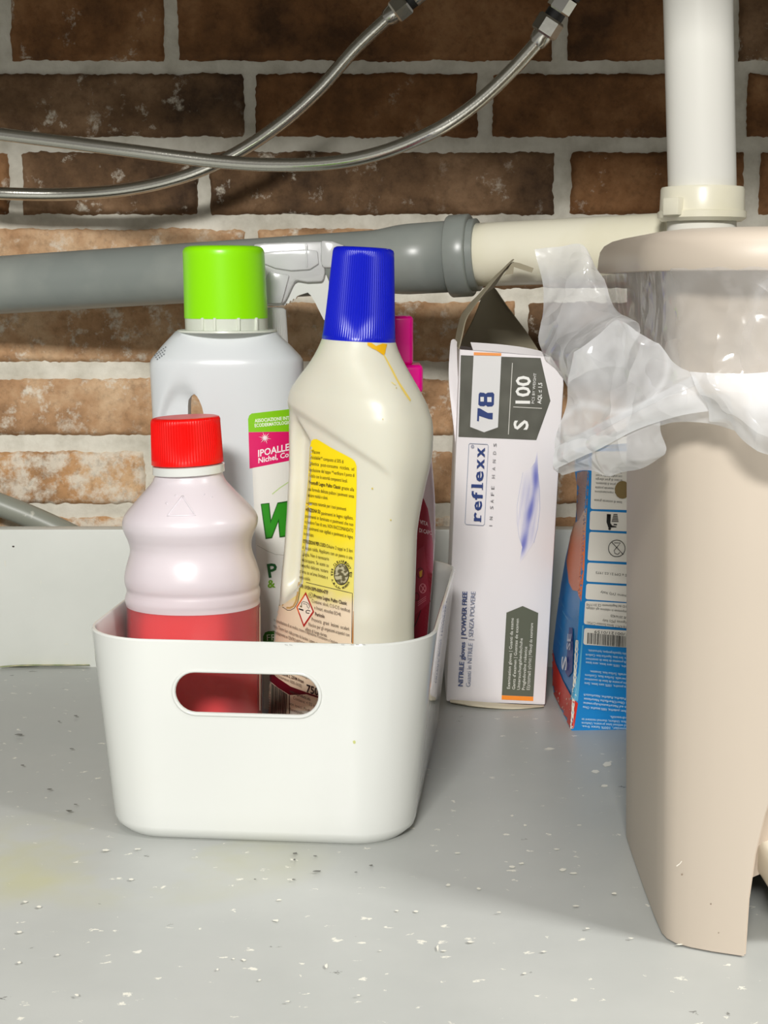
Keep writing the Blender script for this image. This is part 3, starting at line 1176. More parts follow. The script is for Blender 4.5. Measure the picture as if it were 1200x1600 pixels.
lab.poly([(411, 1003), (411, 994), (414, 988), (419, 986), (484, 984), (484, 1003)], (56, 132, 34))
lab.line([(402, 852), (418, 861), (430, 866), (450, 868)], 0.8, (190, 188, 178))
lab.line([(425, 772), (437, 762), (452, 752)], 1.6, (196, 220, 150))
LB = lab.build('white label with lime and magenta header bands')
let = Print('lettering', gbv, 0.0006, grn)
let.text('ASSOCIAZIONE INTERN', (398, 660), (462, 654.5), 5.6, (250, 255, 235), True)
let.text('ECODERMATOLOGICA', (398, 667.5), (457, 662), 5.6, (250, 255, 235), True)
let.text('IPOALLERG', (403, 713.6), (468, 699.5), 11, (255, 244, 248), True, up=(0.0, -1))
let.text('Nichel, Cobalto', (403.5, 723.5), (472, 709), 8.5, (255, 244, 248), True, up=(0, -1))
let.poly([(407, 787), (420.5, 785.5), (423, 812), (433, 785), (445, 783), (446, 810), (455, 781), (468, 779), (448, 838), (436, 839.5), (434, 815), (424.5, 840.5), (414.5, 842)], (24, 92, 18), 5)
let.poly([(408.5, 788), (419, 787), (422, 818), (433.5, 787), (443.5, 785.5), (445, 815), (456, 783), (465, 781.5), (446.5, 836), (437.5, 837.5), (435, 810), (423.5, 838.5), (416, 839.5)], (46, 148, 28), 5)
let.text('P', (419.5, 902), (434, 900), 22, (24, 92, 40), True)
let.text('&', (418, 918), (430, 917), 12.5, (118, 176, 30), True)
let.text('FRESH', (417, 1000.5), (456, 998), 10, (236, 246, 226), False)
for a in range(0, 180, 30):
    c, s = math.cos(math.radians(a + 10)), math.sin(math.radians(a + 10))
    r = 10 if a % 60 == 0 else 7
    let.poly([(413.5 - c * r, 684 - s * r), (413.5 - s * 0.9, 684 + c * 0.9), (413.5 + c * r, 684 + s * r), (413.5 + s * 0.9, 684 - c * 0.9)], (255, 235, 242))
let.build(None, LB)
st = Print('ink_stamp', gbv, 0.0003, grn)
for k in range(3):
    for j in range(6 - k):
        u, v = 241.5 + j * 3.4 + k * 2.2, 556 - j * 2.5 + k * 3.2
        st.line([(u, v), (u + 1.8, v - 1.2)], 1.3, (120, 126, 134))
st.build('smudged grey date stamp')

# --- cream bottle with the blue cap, leaning to the right
CY_ = 0.840
TC = -0.052
crm = thing('floor_cleaner_bottle', 'cream white bottle with a tall ribbed blue cap, yellow text label and finger grip', 'bottle', (at(540, 1100, CY_).x, CY_, 0.0035))
vb = px(0.0060, CY_)
rows = [(vb, 417, 640), (1150, 417, 642), (1088, 419, 644), (1000, 427, 646.5), (968, 430, 646.5), (920, 433, 648), (870, 438, 649.5), (827, 441, 651), (805, 442.5, 653.5), (784, 443.5, 657), (762, 444.5, 661.5), (742, 445.5, 666), (718, 445.7, 671.5), (698, 445.5, 674.8), (675, 445.5, 676), (652, 446, 675), (638, 447, 671), (624, 449.5, 666.5),
        (612, 454, 660.5), (594, 466, 650), (574, 481, 638), (556, 492, 628), (544, 498, 622.5), (537, 501, 620), (532, 503, 618.5)]
YAW = math.radians(-40)
secs = rows_to_sections(rows, CY_, 1.0, 2.5, 0.0, 8)
# cross-section: an oval turned so that its broad label face looks to the left front
secs2 = []
for s in secs:
    z, cx, cy, hw = s[0], s[1], s[2], s[3]
    rnd = smooth(at(0, 610, CY_).z, at(0, 540, CY_).z, z)     # towards a round neck
    ra = lerp(0.68, 1.0, rnd)
    e = lerp(2.5, 2.0, rnd)
    # scale so that the turned oval keeps the measured width
    m_ = max(abs(math.copysign(abs(math.cos(t)) ** (2 / e), math.cos(t)) * math.cos(YAW) - math.copysign(abs(math.sin(t)) ** (2 / e), math.sin(t)) * ra * math.sin(YAW)) for t in [k * math.pi / 90 for k in range(180)])
    secs2.append((z, cx, cy, hw / m_, hw / m_ * ra, e, YAW))
secs2 = close_bottom(secs2)
nrm_c = Vector((math.sin(YAW), -math.cos(YAW), 0))


def grip(p):
    """finger hollow on the left and the shallow label panel below the diagonal crease"""
    # photo position of the point
    u = 600 + F_PX * p.x / (p.y * math.cos(PITCH) - (p.z - CAMZ) * math.sin(PITCH))
    v = px(p.z, p.y)
    facing = (p.x - crm.location.x) * nrm_c.x + (p.y - CY_) * nrm_c.y
    if facing < 0.004:
        return p
    edge = table([(600, 452), (660, 462), (690, 478), (740, 478), (800, 475), (860, 470), (910, 465), (940, 440), (1000, 420)], v)[0]
    sil = table([(620, 450), (700, 446), (784, 444), (870, 438), (1000, 427)], v)[0]
    k = smooth(edge + 3, edge - 7, u) * smooth(640, 690, v) * smooth(942, 905, v) * smooth(sil + 2, sil + 11, u)
    crease = 640 + (u - 465) * 0.66
    k2 = smooth(crease - 4, crease + 16, v) * smooth(632, 585, u) * smooth(980, 930, v)
    return p - nrm_c * (0.0085 * k + 0.0022 * k2)


cb_ = obj('bottle_body', loft(secs2, 200, tilt=TC, fn=grip), M['cream'], crm)
z_cap = [(534, 503.2, 617.6, 0.0006, 0), (532.5, 503, 618, 0.0, 0), (527, 503.5, 618, 0.0, 0), (525.5, 504, 617.8, 0, 1), (490, 509, 617), (440, 514.8, 616.6), (402, 519, 616.1), (394, 520, 616), (389.5, 520.6, 615.7, 0.0004, 0.5), (387, 521.2, 615.2, 0.0018, 0), (386.5, 522, 614.5, 0.0036, 0)]
obj('cap', loft(cap_secs(z_cap, CY_), 360, tilt=TC, ribs=90, rib_depth=0.018), M['blue_cap'], crm, smooth_angle=50)
cv = bvh_of(cb_)
YEL = (255, 224, 0)


def yel(u, v):
    a, b, c = (255, 226, 0), (236, 224, 112), (234, 214, 186)
    w1 = smooth(800, 900, v + (u - 515) * -0.25 + 10 * noise.noise(Vector((u * 0.05, v * 0.05, 0))))
    w2 = smooth(915, 955, v + 14 * noise.noise(Vector((u * 0.06, v * 0.06, 2))))
    c1 = tuple(lerp(i, j, w1) for i, j in zip(a, b))
    return tuple(lerp(i, j, w2) for i, j in zip(c1, c))


lab = Print('label', cv, 0.0003, crm)
main = [(487, 689), (490, 686.5), (495, 686), (499, 688), (517, 699), (540, 711), (551, 717), (555, 721), (557.5, 728), (557.6, 760), (557, 786), (554.8, 850), (553, 910), (552.6, 1003), (551, 1110), (419, 1110), (422, 1060), (427, 1003), (430, 975), (433, 944), (436, 943), (441, 946), (449, 951), (454, 951.5), (460, 948), (464.5, 940), (467, 928), (469, 910), (471, 868), (474, 834), (478, 790), (482.3, 745), (484.5, 701)]
lab.poly(main, yel, 6)
lab.poly([(552, 955), (552.8, 955), (552.3, 1040), (549.5, 1040), (550, 1000)], (186, 128, 70), 6)
lab.line([(433, 942), (436, 941.5), (442, 945), (449.5, 949.8), (454, 950), (459.5, 947), (463.5, 939), (466, 927), (468, 910)], 3.0, (196, 158, 96))
lab.line([(432, 946), (437, 945.5), (443, 949), (450, 953.5), (455, 953.5), (461, 950), (466, 941), (468.5, 928), (470.3, 909), (471, 908), (551, 927), (549.8, 1004)], 1.0, (58, 44, 38))
# maroon band and lower panel seen through the hand hole
P5 = lambda x, y: (380 + x / 6.0, 900 + y / 6.0)
lab.poly([P5(*p) for p in ((250, 900), (270, 905), (330, 955), (450, 1035), (600, 1090), (770, 1148), (1000, 1225), (1000, 1245), (770, 1165), (600, 1108), (455, 1058), (440, 1115), (330, 1045), (270, 995), (240, 970))], (100, 14, 30), 5)
lab.poly([P5(*p) for p in ((262, 995), (330, 1050), (438, 1120), (438, 1290), (225, 1290), (240, 1100))], (186, 172, 150), 5)
lab.line([P5(440, 1115), P5(440, 1290)], 1.2, (46, 30, 30))
LB = lab.build('yellow to beige back label')
bar = Print('barcode', cv, 0.0006, crm)
x = 275
while x < 425:
    wd = random.choice((2, 3, 4, 6))
    y0 = 1005 + (x - 275) * 0.66
    bar.poly([P5(x, y0), P5(x + wd, y0 + wd * 0.66), P5(x + wd - 8, 1290), P5(x - 8, 1290)], (38, 36, 34), 30)
    x += wd + random.choice((3, 4, 6))
bar.build('black barcode', LB)
DK = (66, 54, 16)
BR_ = (74, 62, 54)
let = Print('lettering', cv, 0.0006, crm)
P1 = lambda x, y: (460 + x / 9.41, 680 + y / 9.41)
P2 = lambda x, y: (440 + x / 8.57, 840 + y / 8.57)
UPC = (0.03, -1)
for s, a, b, bd in (
        ('*Flacone', (260, 265), (385, 277), 0), ('riciclabile** composto al 50% di', (255, 345), (730, 412), 0),
        ('plastica  post-consumo  riciclata,  ad', (245, 435), (885, 520), 0), ('esclusione del tappo **verificare il punto di', (240, 530), (890, 612), 0),
        ('riciclo con le autorit\u00e0 competenti locali.', (235, 615), (790, 695), 0), ('Pronto\u00ae Legno Pulito Classic', (222, 715), (690, 790), 1), ('grazie alla', (705, 792), (885, 822), 0),
        ('sua formula delicata pulisce i pavimenti senza', (215, 812), (885, 920), 0), ('lasciare residui e aloni.', (207, 900), (505, 945), 0),
        ('Lucentezza naturale per i tuoi pavimenti', (195, 1005), (770, 1108), 0), ('FUNZIONA SU:', (188, 1115), (400, 1150), 1), ('pavimenti in legno sigillato,', (412, 1165), (875, 1240), 0),
        ('pavimenti in laminato e pavimenti che non', (180, 1205), (875, 1335), 0), ("richiedono l'uso di cera. NON RACCOMANDATO", (172, 1290), (875, 1425), 0),
        ('SU: pavimenti non sigillati e pavimenti in legno', (165, 1375), (870, 1520), 0), ('invecchiato.', (160, 1465), (305, 1495), 0)):
    let.text(s, P1(*a), P1(*b), 5.8, DK, bool(bd), UPC)
for s, a, b, bd in (
        ("ISTRUZIONI PER L'USO:", (308, 65), (610, 125), 1), ('Diluire 2 tappi in 5 litri', (620, 130), (960, 198), 0), ('di acqua calda. Applicare con un panno o una', (300, 145), (958, 287), 0),
        ('spugna. Non \u00e8 necessario', (292, 230), (650, 305), 0), ('risciacquare. Se usato su', (285, 310), (645, 390), 0), ('superfici delicate, testare', (278, 385), (640, 470), 0),
        ("prima su un'area limitata e", (270, 465), (635, 550), 0), ('poco visibile.', (262, 545), (405, 577), 0), ('UFI: UV5H-50P9-000H-477F', (264, 662), (640, 755), 1),
        ('Pronto Legno Pulito Classic', (452, 795), (885, 902), 1), ('Contiene: alcoli, C13-C15 ramificati', (425, 865), (925, 1000), 0), ('e lineari, etossilati EO=8.', (460, 955), (810, 1052), 0),
        ('Pericolo', (470, 1043), (595, 1077), 1), ('Provoca  gravi  lesioni  oculari.', (425, 1112), (920, 1238), 0), ('Nocivo per gli organismi acquatici con', (385, 1178), (920, 1318), 0), ('effetti di lunga durata.', (340, 1238), (630, 1328), 0)):
    let.text(s, P2(*a), P2(*b), 5.6, DK if a[1] < 560 else BR_, bool(bd), UPC)
for s, a, b, h, bd in (
        ('di consultazione di un medico, tenere a disposizione il contenitore o l\u2019etichetta', (312, 425), (900, 640), 5.2, 0), ('mano. Tenere fuori dalla portata dei bambini. Leggere attentamente', (306, 478), (790, 672), 5.2, 0),
        ('immediatamente un CENTRO ANTIVELENI. Conservare', (300, 528), (700, 690), 5.2, 0), ('Pu\u00f2 provocare una reazione allergica.', (330, 850), (640, 965), 5.4, 0), ('via Delle Industrie 2, 20044 Arese', (275, 880), (585, 1000), 5.4, 1),
        ('per Consumatori 0000-31032.', (300, 925), (570, 1043), 5.0, 0), ('750 ml', (612, 1083), (818, 1150), 12.5, 1), ('www.scjproducts.info', (455, 1085), (650, 1168), 5.0, 1),
        ('Contiene: < 5% tensioattivi', (490, 1150), (800, 1270), 5.2, 0), ('non ionici. Profumo,', (452, 1200), (700, 1290), 5.0, 0), ('phenoxyethanol', (450, 1250), (620, 1310), 5.0, 0)):
    let.text(s, P5(*a), P5(*b), h, BR_ if h < 10 else (26, 20, 22), bool(bd), UPC)
let.line([(489 + 3.4 * math.cos(a), 929.3 + 3.9 * math.sin(a)) for a in [k * math.pi / 8 for k in range(17)]], 0.6, BR_)
let.text('F', (488, 931), (490.3, 931.5), 3.6, BR_, False, UPC)
let.build(None, LB)
# round seal with curved lettering
seal = Print('round_seal', cv, 0.0006, crm)
sc_, sr = (534.4, 897), (11.3, 16.4)
seal.poly([(sc_[0] + sr[0] * math.cos(k * math.pi / 14), sc_[1] + sr[1] * math.sin(k * math.pi / 14)) for k in range(28)], lambda u, v: (96, 90, 60) if noise.noise(Vector((u * 0.2, v * 0.2, 0))) < 0.05 else (188, 182, 150), 2.5)
seal.line([(sc_[0] + sr[0] * math.cos(k * math.pi / 14), sc_[1] + sr[1] * math.sin(k * math.pi / 14)) for k in range(29)], 1.2, (40, 36, 26))


def arc_text(pr, s, c, r, a0, a1, h, col):
    n = len(s)
    for i, ch in enumerate(s):
        if ch == ' ':
            continue
        a = math.radians(lerp(a0, a1, (i + 0.5) / n))
        d = math.radians(abs(a1 - a0) / n) * 0.42
        sg = 1 if a1 > a0 else -1
        p0 = (c[0] + r[0] * math.cos(a - sg * d), c[1] + r[1] * math.sin(a - sg * d))
        p1 = (c[0] + r[0] * math.cos(a + sg * d), c[1] + r[1] * math.sin(a + sg * d))
        if ch == '.':
            pr.poly([p0, p1, (p1[0], p1[1] - 1), (p0[0], p0[1] - 1)], col)
            continue
        pr.text(ch, p0, p1, h, col, True)


arc_text(seal, 'WWW.CLEANRIGHT.EU', sc_, (12.8, 18.4), 172, 372, 4.2, (48, 42, 22))
arc_text(seal, 'A.I.S.E. MEMBER', sc_, (16.0, 22.6), 160, 30, 3.0, (70, 62, 34))
seal.build('grey globe seal', LB)
haz = Print('hazard_symbol', cv, 0.00055, crm)
dia = [P2(333, 725), P2(445, 995), P2(305, 1200), P2(205, 930)]
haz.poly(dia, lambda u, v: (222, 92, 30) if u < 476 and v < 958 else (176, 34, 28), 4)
mc = (sum(p[0] for p in dia) / 4, sum(p[1] for p in dia) / 4)
haz.poly([(lerp(mc[0], p[0], 0.83), lerp(mc[1], p[1], 0.83)) for p in dia], (240, 226, 208), 5)
haz.line([P2(275, 935), P2(280, 870), P2(300, 858), P2(345, 868), P2(375, 890)], 1.0, (50, 40, 34))
haz.line([P2(375, 890), P2(385, 925), P2(372, 950), P2(355, 930), P2(350, 895), P2(300, 885)], 0.9, (50, 40, 34))
haz.poly([P2(240, 945), P2(305, 965), P2(302, 985), P2(240, 962)], (20, 18, 18))
haz.poly([P2(258, 912), P2(285, 915), P2(285, 935), P2(262, 932)], (110, 96, 44))
haz.line([P2(395, 985), P2(365, 972), P2(338, 985), P2(340, 1005), P2(365, 1015), P2(385, 1012)], 1.3, (30, 26, 26))
haz.build('red bordered corrosive hazard diamond', LB)
# yellow drip below the cap
dr = Print('dried_drip', cv, 0.0005, crm)
dr.poly([(573.5, 535.5), (580, 536), (587, 541), (592, 545), (595, 541), (597, 537), (604, 538), (602, 546), (601, 552), (599, 556), (595, 553), (588, 548), (580, 544), (574, 540)], (238, 182, 14), 4)
dr.poly([(598, 555), (600, 555), (613, 578), (622, 596), (632, 611), (641, 625), (640, 628), (634, 620), (625, 606), (618, 594), (609, 576)], (242, 212, 104), 4)
dr.poly([(610, 598), (612, 597.5), (618, 602), (617, 603)], (240, 226, 150), 4)
for u, v, r in ((618.5, 607, 1.0), (582, 763, 1.5), (610, 812, 1.2), (598, 655, 0.9)):
    dr.poly([(u + r * math.cos(a), v + r * math.sin(a)) for a in [k * math.pi / 4 for k in range(8)]], (214, 196, 96))
dr.build('yellow dried drip')

# --- trigger spray behind the lime-capped bottle
SY = 0.953
spr = thing('trigger_sprayer', 'translucent trigger spray bottle standing behind the lime capped bottle', 'spray bottle', (at(424, 800, SY).x, SY + 0.012, 0.0035))
rows = [(px(0.0035, SY), 394, 462), (900, 390, 464), (740, 388, 466), (640, 389, 466), (600, 396, 458), (575, 404, 447), (560, 406, 444)]
secs = close_bottom(rows_to_sections(rows, SY, 0.50, 2.3))
secs = [(s[0], s[1], s[2] + 0.012) + s[3:] for s in secs]
obj('bottle_body', loft(secs, 48), M['milky_spray'], spr)
SPY = SY + 0.012
cc = cap_secs([(566, 400, 452), (540, 400, 450.5), (500, 400, 448), (485, 400, 447), (481, 400.5, 446, 0.001), (480, 402, 445, 0.003)], SPY)
obj('collar', loft(cc, 192, ribs=48, rib_depth=0.03), M['white'], spr, smooth_angle=50)


def px_prism(pts, Y, thick, bevel):
    return prism([at(u, v, Y - thick / 2) for u, v in pts], Vector((0, thick, 0)), bevel, 2)


head = [(396, 381), (413, 379.5), (450, 378), (502, 377), (507, 380), (508, 428), (504, 440), (480, 441), (463, 438), (458, 444), (450, 462), (446, 470), (440, 478), (400, 479), (392, 460), (388, 420)]
obj('spray_head', px_prism(head, SPY, 0.017, 0.0016), M['milky_spray'], spr, smooth_angle=35)
bm = px_prism([(402, 395), (440, 392), (480, 390), (496, 392), (498, 412), (484, 421), (455, 423), (430, 419), (402, 408)], SPY - 0.0095, 0.0022, 0.0008)
obj('pump_chamber', bm, M['milky_spray'], spr, smooth_angle=35)
obj('side_web', px_prism([(420, 424), (452, 430), (440, 474), (416, 475), (411, 445)], SPY - 0.0095, 0.0022, 0.0008), M['milky_spray'], spr, smooth_angle=35)
obj('moulded_rib', px_prism([(477, 381), (480, 381), (480.5, 418), (478, 418)], SPY - 0.0105, 0.0015, 0.0004), M['milky_spray'], spr, smooth_angle=35)
obj('nozzle', px_prism([(501, 375), (520, 376.5), (536, 382), (541, 387), (541, 414), (520, 419), (505, 419), (501, 412)], SPY, 0.022, 0.0018), M['milky_spray'], spr, smooth_angle=35)
tr_ = [(450, 462), (456, 444), (466, 437), (500, 431), (510, 430), (514, 440), (512, 470), (509, 500), (506, 500), (500, 488), (492, 472), (486, 462), (481, 457), (468, 461), (464, 463), (462, 467), (458, 467), (457, 470), (453, 470), (452, 474), (447, 474), (446, 477), (441, 477)]
obj('trigger', px_prism(tr_, SPY + 0.001, 0.011, 0.0), M['white'], spr, flat=True)

# --- crimson bottle with the magenta cap behind the cream bottle
PY = 0.925
pnk = thing('softener_bottle', 'crimson and rose bottle with a magenta flip cap behind the cream bottle', 'bottle', (at(620, 900, PY).x, PY, 0.0035))
rows = [(px(0.0035, PY), 560, 656), (1080, 560, 660), (997, 560, 668), (900, 562, 676), (840, 564, 680), (800, 566, 680), (770, 568, 679), (720, 572, 675), (680, 576, 671), (640, 582, 664), (615, 588, 656), (600, 592, 650)]
secs = close_bottom(rows_to_sections(rows, PY, 0.6, 2.2))
pb = obj('bottle_body', loft(secs, 64), M['rose'], pnk)
pbv = bvh_of(pb)
x0, x1 = at(590, 560, PY).x, at(660, 560, PY).x
obj('cap', box_bm(x0, x1, PY - 0.017, PY + 0.017, at(0, 612, PY).z, at(0, 568, PY).z, 0.0025, 3), M['pink_cap'], pnk, smooth_angle=40)
x0, x1 = at(596, 530, PY).x, at(645, 530, PY).x
obj('flip_lid', box_bm(x0, x1, PY - 0.013, PY + 0.013, at(0, 569, PY).z, at(0, 493, PY).z, 0.0022, 3), M['pink_cap'], pnk, smooth_angle=40)
lab = Print('label', pbv, 0.0003, pnk)
CR = (158, 14, 48)


def rosy(u, v):
    k = smooth(4, -12, u - (676 - (900 - v) * 0.02)) if v < 895 else 1
    return tuple(lerp(i, j, max(0.0, min(1.0, k))) for i, j in zip((222, 150, 168), (150, 10, 42)))


lab.poly([(600, 760), (655, 770), (662, 780), (668, 795), (672, 820), (676, 850), (676.5, 895), (674.5, 900), (666, 997), (655, 1110), (600, 1110)], rosy, 6)
lab.line([(640, 994), (652, 968), (658, 950)], 1.4, (60, 8, 24))
LB = lab.build('crimson sleeve label')
let = Print('lettering', pbv, 0.0006, pnk)
let.text('VITA', (655.5, 818), (668, 822), 6.5, (240, 206, 214), True, up=(0, -1))
let.text('DI CAPO', (654.5, 831), (674, 836), 6.5, (240, 206, 214), True, up=(0, -1))
let.poly([(648, 862), (662, 852), (671, 940), (646, 962), (644, 930)], (164, 44, 66), 6)
for cx_, cy_, r in ((656, 895, 6.5), (659.5, 919, 6), (650, 932, 5)):
    let.line([(cx_ + r * 0.8 * math.cos(k * math.pi / 8), cy_ + r * 1.2 * math.sin(k * math.pi / 8)) for k in range(17)], 1.1, (224, 140, 150) if cx_ > 657 else (80, 20, 30))
let.poly([(654, 893), (659, 890), (658, 900), (655, 902)], (228, 170, 60))
let.line([(656, 913), (663, 924)], 1, (224, 140, 150))
let.line([(663, 913), (657, 925)], 1, (224, 140, 150))
for k in range(3):
    let.line([(652, 946 - k * 3), (664, 937 - k * 3)], 0.8, (214, 130, 142))
let.build(None, LB)

# ------------------------------------------------------------ glove box
XY = 1.0
glb = thing('glove_box', 'tall white and grey carton of nitrile gloves with a torn open top, leaning', 'box', (0.075, XY, 0.0))
FLb, FRb = at(697, 1096, XY), at(852, 1102, 0.995)
FLt, FRt = at(718, 546, XY), at(884, 574, 0.995)
dv = Vector((0.002, 0.088, 0))
inn = 0.0012
bm = bmesh.new()


def quad_grid(bm, a, b, c, d, nu, nv, bulge=0.0, nrm=Vector((0, 0, 0))):
    """a-b bottom, d-c top"""
    g = []
    for j in range(nv + 1):
        row = []
        for i in range(nu + 1):
            s, t = i / nu, j / nv
            p = a.lerp(b, s).lerp(d.lerp(c, s), t)
            k = math.sin(math.pi * s) * math.sin(math.pi * t)
            p = p + nrm * (bulge * k)
            row.append(bm.verts.new(p))
        g.append(row)
    for j in range(nv):
        for i in range(nu):
            bm.faces.new((g[j][i], g[j][i + 1], g[j + 1][i + 1], g[j + 1][i]))
    return g


crm_c = at(862, 558, 0.995)       # start of the crushed corner
# front panel with the crushed top right corner
pl_n = (FRb - FLb).cross(FLt - FLb).normalized()


def on_front(u, v):
    org = Vector((0, 0, CAMZ))
    dd = at(u, v, 1.0) - org
    return org + dd * ((FLb - org).dot(pl_n) / dd.dot(pl_n))


front = [FLb, FRb, on_front(881, 600), on_front(880, 586), on_front(862, 558), FLt]
g = [bm.verts.new(p) for p in front]
bm.faces.new(g)
back = [p + dv for p in front]
h = [bm.verts.new(p) for p in back]
bm.faces.new(list(reversed(h)))
for i, j in ((0, 1), (1, 2), (2, 3), (3, 4), (5, 0)):
    bm.faces.new((g[j], g[i], h[i], h[j]))
bmesh.ops.recalc_face_normals(bm, faces=bm.faces[:])
bmesh.ops.bevel(bm, geom=[e for e in bm.edges if len(e.link_faces) == 2], offset=0.0012, segments=2, affect='EDGES', profile=0.5)
bmesh.ops.recalc_face_normals(bm, faces=bm.faces[:])
bmesh.ops.solidify(bm, geom=bm.faces[:], thickness=0.0007)
gx = obj('carton', bm, M['card'], glb, smooth_angle=30)
A = lambda u, v, y: at(u, v, y)
# torn flaps
obj('torn_side_flap', sheet([[A(716, 545, 1.002), A(712, 538, 1.03), A(711, 533, 1.06), A(713, 528, 1.085)],
                             [A(728, 500, 1.0), A(722, 492, 1.03), A(722, 492, 1.06), A(724, 490, 1.085)],
                             [A(755, 456, .985), A(752, 453, 0.995), A(757, 453, 1.005), A(764, 454, 1.015)],
                             [A(803, 405, .968), A(800, 407, .970), A(799, 412, .972), A(795, 418, .974)]], 0.0007, 0.0008, 60), M['card_in'], glb, smooth_angle=60)
obj('torn_back_flap', sheet([[A(718, 540, 1.075), A(760, 545, 1.085), A(800, 545, 1.085), A(842, 548, 1.08)],
                             [A(738, 500, 1.078), A(766, 500, 1.086), A(792, 505, 1.086), A(820, 514, 1.082)],
                             [A(754, 462, 1.08), A(768, 464, 1.086), A(782, 470, 1.086), A(796, 483, 1.083)],
                             [A(763, 443, 1.08), A(768, 446, 1.084), A(772, 449, 1.084), A(777, 455, 1.083)]], 0.0007, 0.0006, 50), M['card_in'], glb, smooth_angle=60)
obj('torn_strip', prism([A(u, v, 0.971) for u, v in ((786, 432), (801, 409), (812, 411), (834, 419), (831, 426), (818, 422), (803, 417), (802, 428), (790, 429))], Vector((0, 0.001, 0))), M['card_in'], glb, flat=True)
obj('inner_flap', sheet([[A(739, 548, 1.012), A(780, 551, 1.012), A(820, 555, 1.012), A(850, 558, 1.012)],
                         [A(735, 536, 1.018), A(778, 539, 1.018), A(818, 544, 1.018), A(845, 550, 1.018)]], 0.0007, 0.0, 40, 3), M['card'], glb, smooth_angle=60)
obj('side_tab', sheet([[A(712, 700, 1.01), A(717, 690, 1.012), A(719, 670, 1.012)],
                       [A(702, 600, 1.015), A(708, 600, 1.014), A(716, 602, 1.012)],
                       [A(704, 548, 1.02), A(708, 546, 1.018), A(714, 548, 1.015)],
                       [A(706, 532, 1.02), A(710, 530, 1.018), A(714, 534, 1.015)]], 0.0006, 0.0, 40, 4), M['card'], glb, smooth_angle=60)
obj('bottom_flap', sheet([[A(703, 1093, 1.0), A(745, 1096, 0.995), A(800, 1100, 0.993), A(850, 1102, 0.994)],
                          [A(704, 1098, 0.999), A(745, 1104, 0.989), A(800, 1108, 0.987), A(849, 1105, 0.991)],
                          [A(710, 1100, 1.02), A(746, 1106, 1.0), A(800, 1109, 0.998), A(847, 1106, 1.01)]], 0.0007, 0.0, 40, 4), M['card_edge'], glb, smooth_angle=60)
bx = bvh_of(gx)
GR, NV = (84, 84, 74), (22, 52, 118)
pn = Print('printed_panel', bx, 0.0003, glb)
V1 = lambda x, y: (700 + x / 6.0, 530 + y / 6.0)
V2 = lambda x, y: (700 + x / 6.0, 690 + y / 6.0)
V3 = lambda x, y: (680 + x / 6.0, 880 + y / 6.0)
pn.poly([V1(*p) for p in ((122, 150), (868, 176), (960, 578), (828, 945), (98, 915))], lambda u, v: tuple(c + 14 * noise.noise(Vector((u * 0.05, v * 0.05, 1))) for c in GR), 6)
pn.poly([V1(*p) for p in ((240, 152), (500, 158), (468, 826), (338, 872), (208, 822))], (226, 226, 226), 20)
pn.poly([V1(*p) for p in ((242, 122), (500, 130), (499, 156), (241, 150))], (246, 158, 82), 20)
pn.line([V1(604, 222), V1(566, 892)], 1.1, (214, 212, 204))
pn.line([V1(612, 634), V1(880, 648)], 1.1, (214, 212, 204))
pn.poly([V3(*p) for p in ((668, 462), (820, 400), (966, 465), (920, 1248), (624, 1235))], (86, 90, 74), 14)
pn.poly([V3(*p) for p in ((624, 1237), (920, 1250), (919, 1290), (622, 1276))], (246, 142, 34), 14)
pn.build('dark grey and orange panels')
LB = gx
# blue smoke-like wave
wv = Print('wave_motif', bx, 0.0003, glb)


def wavecol(u, v):
    cu = table([(705, 838), (760, 837), (800, 828), (830, 822), (880, 812)], v)[0]
    k = math.exp(-((u - cu) / 5.5) ** 2) * smooth(700, 730, v) * smooth(884, 850, v)
    k = max(k * (0.75 + 0.25 * math.sin(v * 0.12)), 0.22 * smooth(0, 1, 1 - abs(u - 826) / 20) * smooth(720, 770, v) * smooth(880, 830, v))
    k += 0.14 * max(0.0, math.sin((u + v * 0.16) * 0.75)) * smooth(735, 780, v) * smooth(860, 820, v)
    return tuple(lerp(i, j, min(1, k)) for i, j in zip((240, 236, 238), (112, 118, 196)))


wv.poly([(839.5, 704), (841, 740), (843, 765), (843.5, 795), (840, 825), (834, 848), (822, 866), (812, 881), (813, 870), (816, 855), (811, 838), (808, 815), (808, 790), (812, 765), (817, 738), (830, 730), (836, 722)], wavecol, 3)
wv.line([(817, 738), (812, 765), (808, 790), (808, 815), (811, 838), (815, 852)], 0.8, (206, 206, 224))
wv.line([(841, 740), (843, 765), (843.5, 795), (840, 825), (834, 848)], 0.9, (186, 188, 220))
wv.build('pale blue smoke wave')
let = Print('lettering', bx, 0.0006, glb)
W_ = (244, 244, 240)
for pl in (((272, 766), (290, 770), (292, 718), (382, 748), (418, 752), (420, 690), (372, 690), (300, 648), (277, 645)),
           ((300, 498), (338, 502), (352, 512), (372, 500), (420, 498), (434, 514), (430, 612), (414, 630), (370, 632), (354, 618), (336, 628), (300, 626), (284, 612), (288, 514))):
    let.poly([V1(*p) for p in pl], NV)
for pl in (((304, 540), (336, 540), (336, 584), (304, 584)), ((368, 542), (408, 542), (408, 588), (368, 588))):
    let.poly([V1(*p) for p in pl], (226, 226, 226))
let.text('S', V1(748, 850), V1(750, 758), 23, W_, True, up=(-1, -0.02))
let.text('100', V1(765, 605), V1(772, 345), 23, W_, True, up=(-1, -0.02))
let.text('PCS BY WEIGHT', V1(808, 602), V1(828, 318), 4.4, W_, False, up=(-1, -0.03))
let.text('AQL \u2264 1,5', V1(872, 606), V1(882, 408), 6, W_, True, up=(-1, -0.03))
let.line([V2(*p) for p in ((205, 16), (370, 24), (378, 40), (342, 770), (330, 785), (172, 775), (160, 762), (196, 28))], 0.9, (150, 158, 178), True)
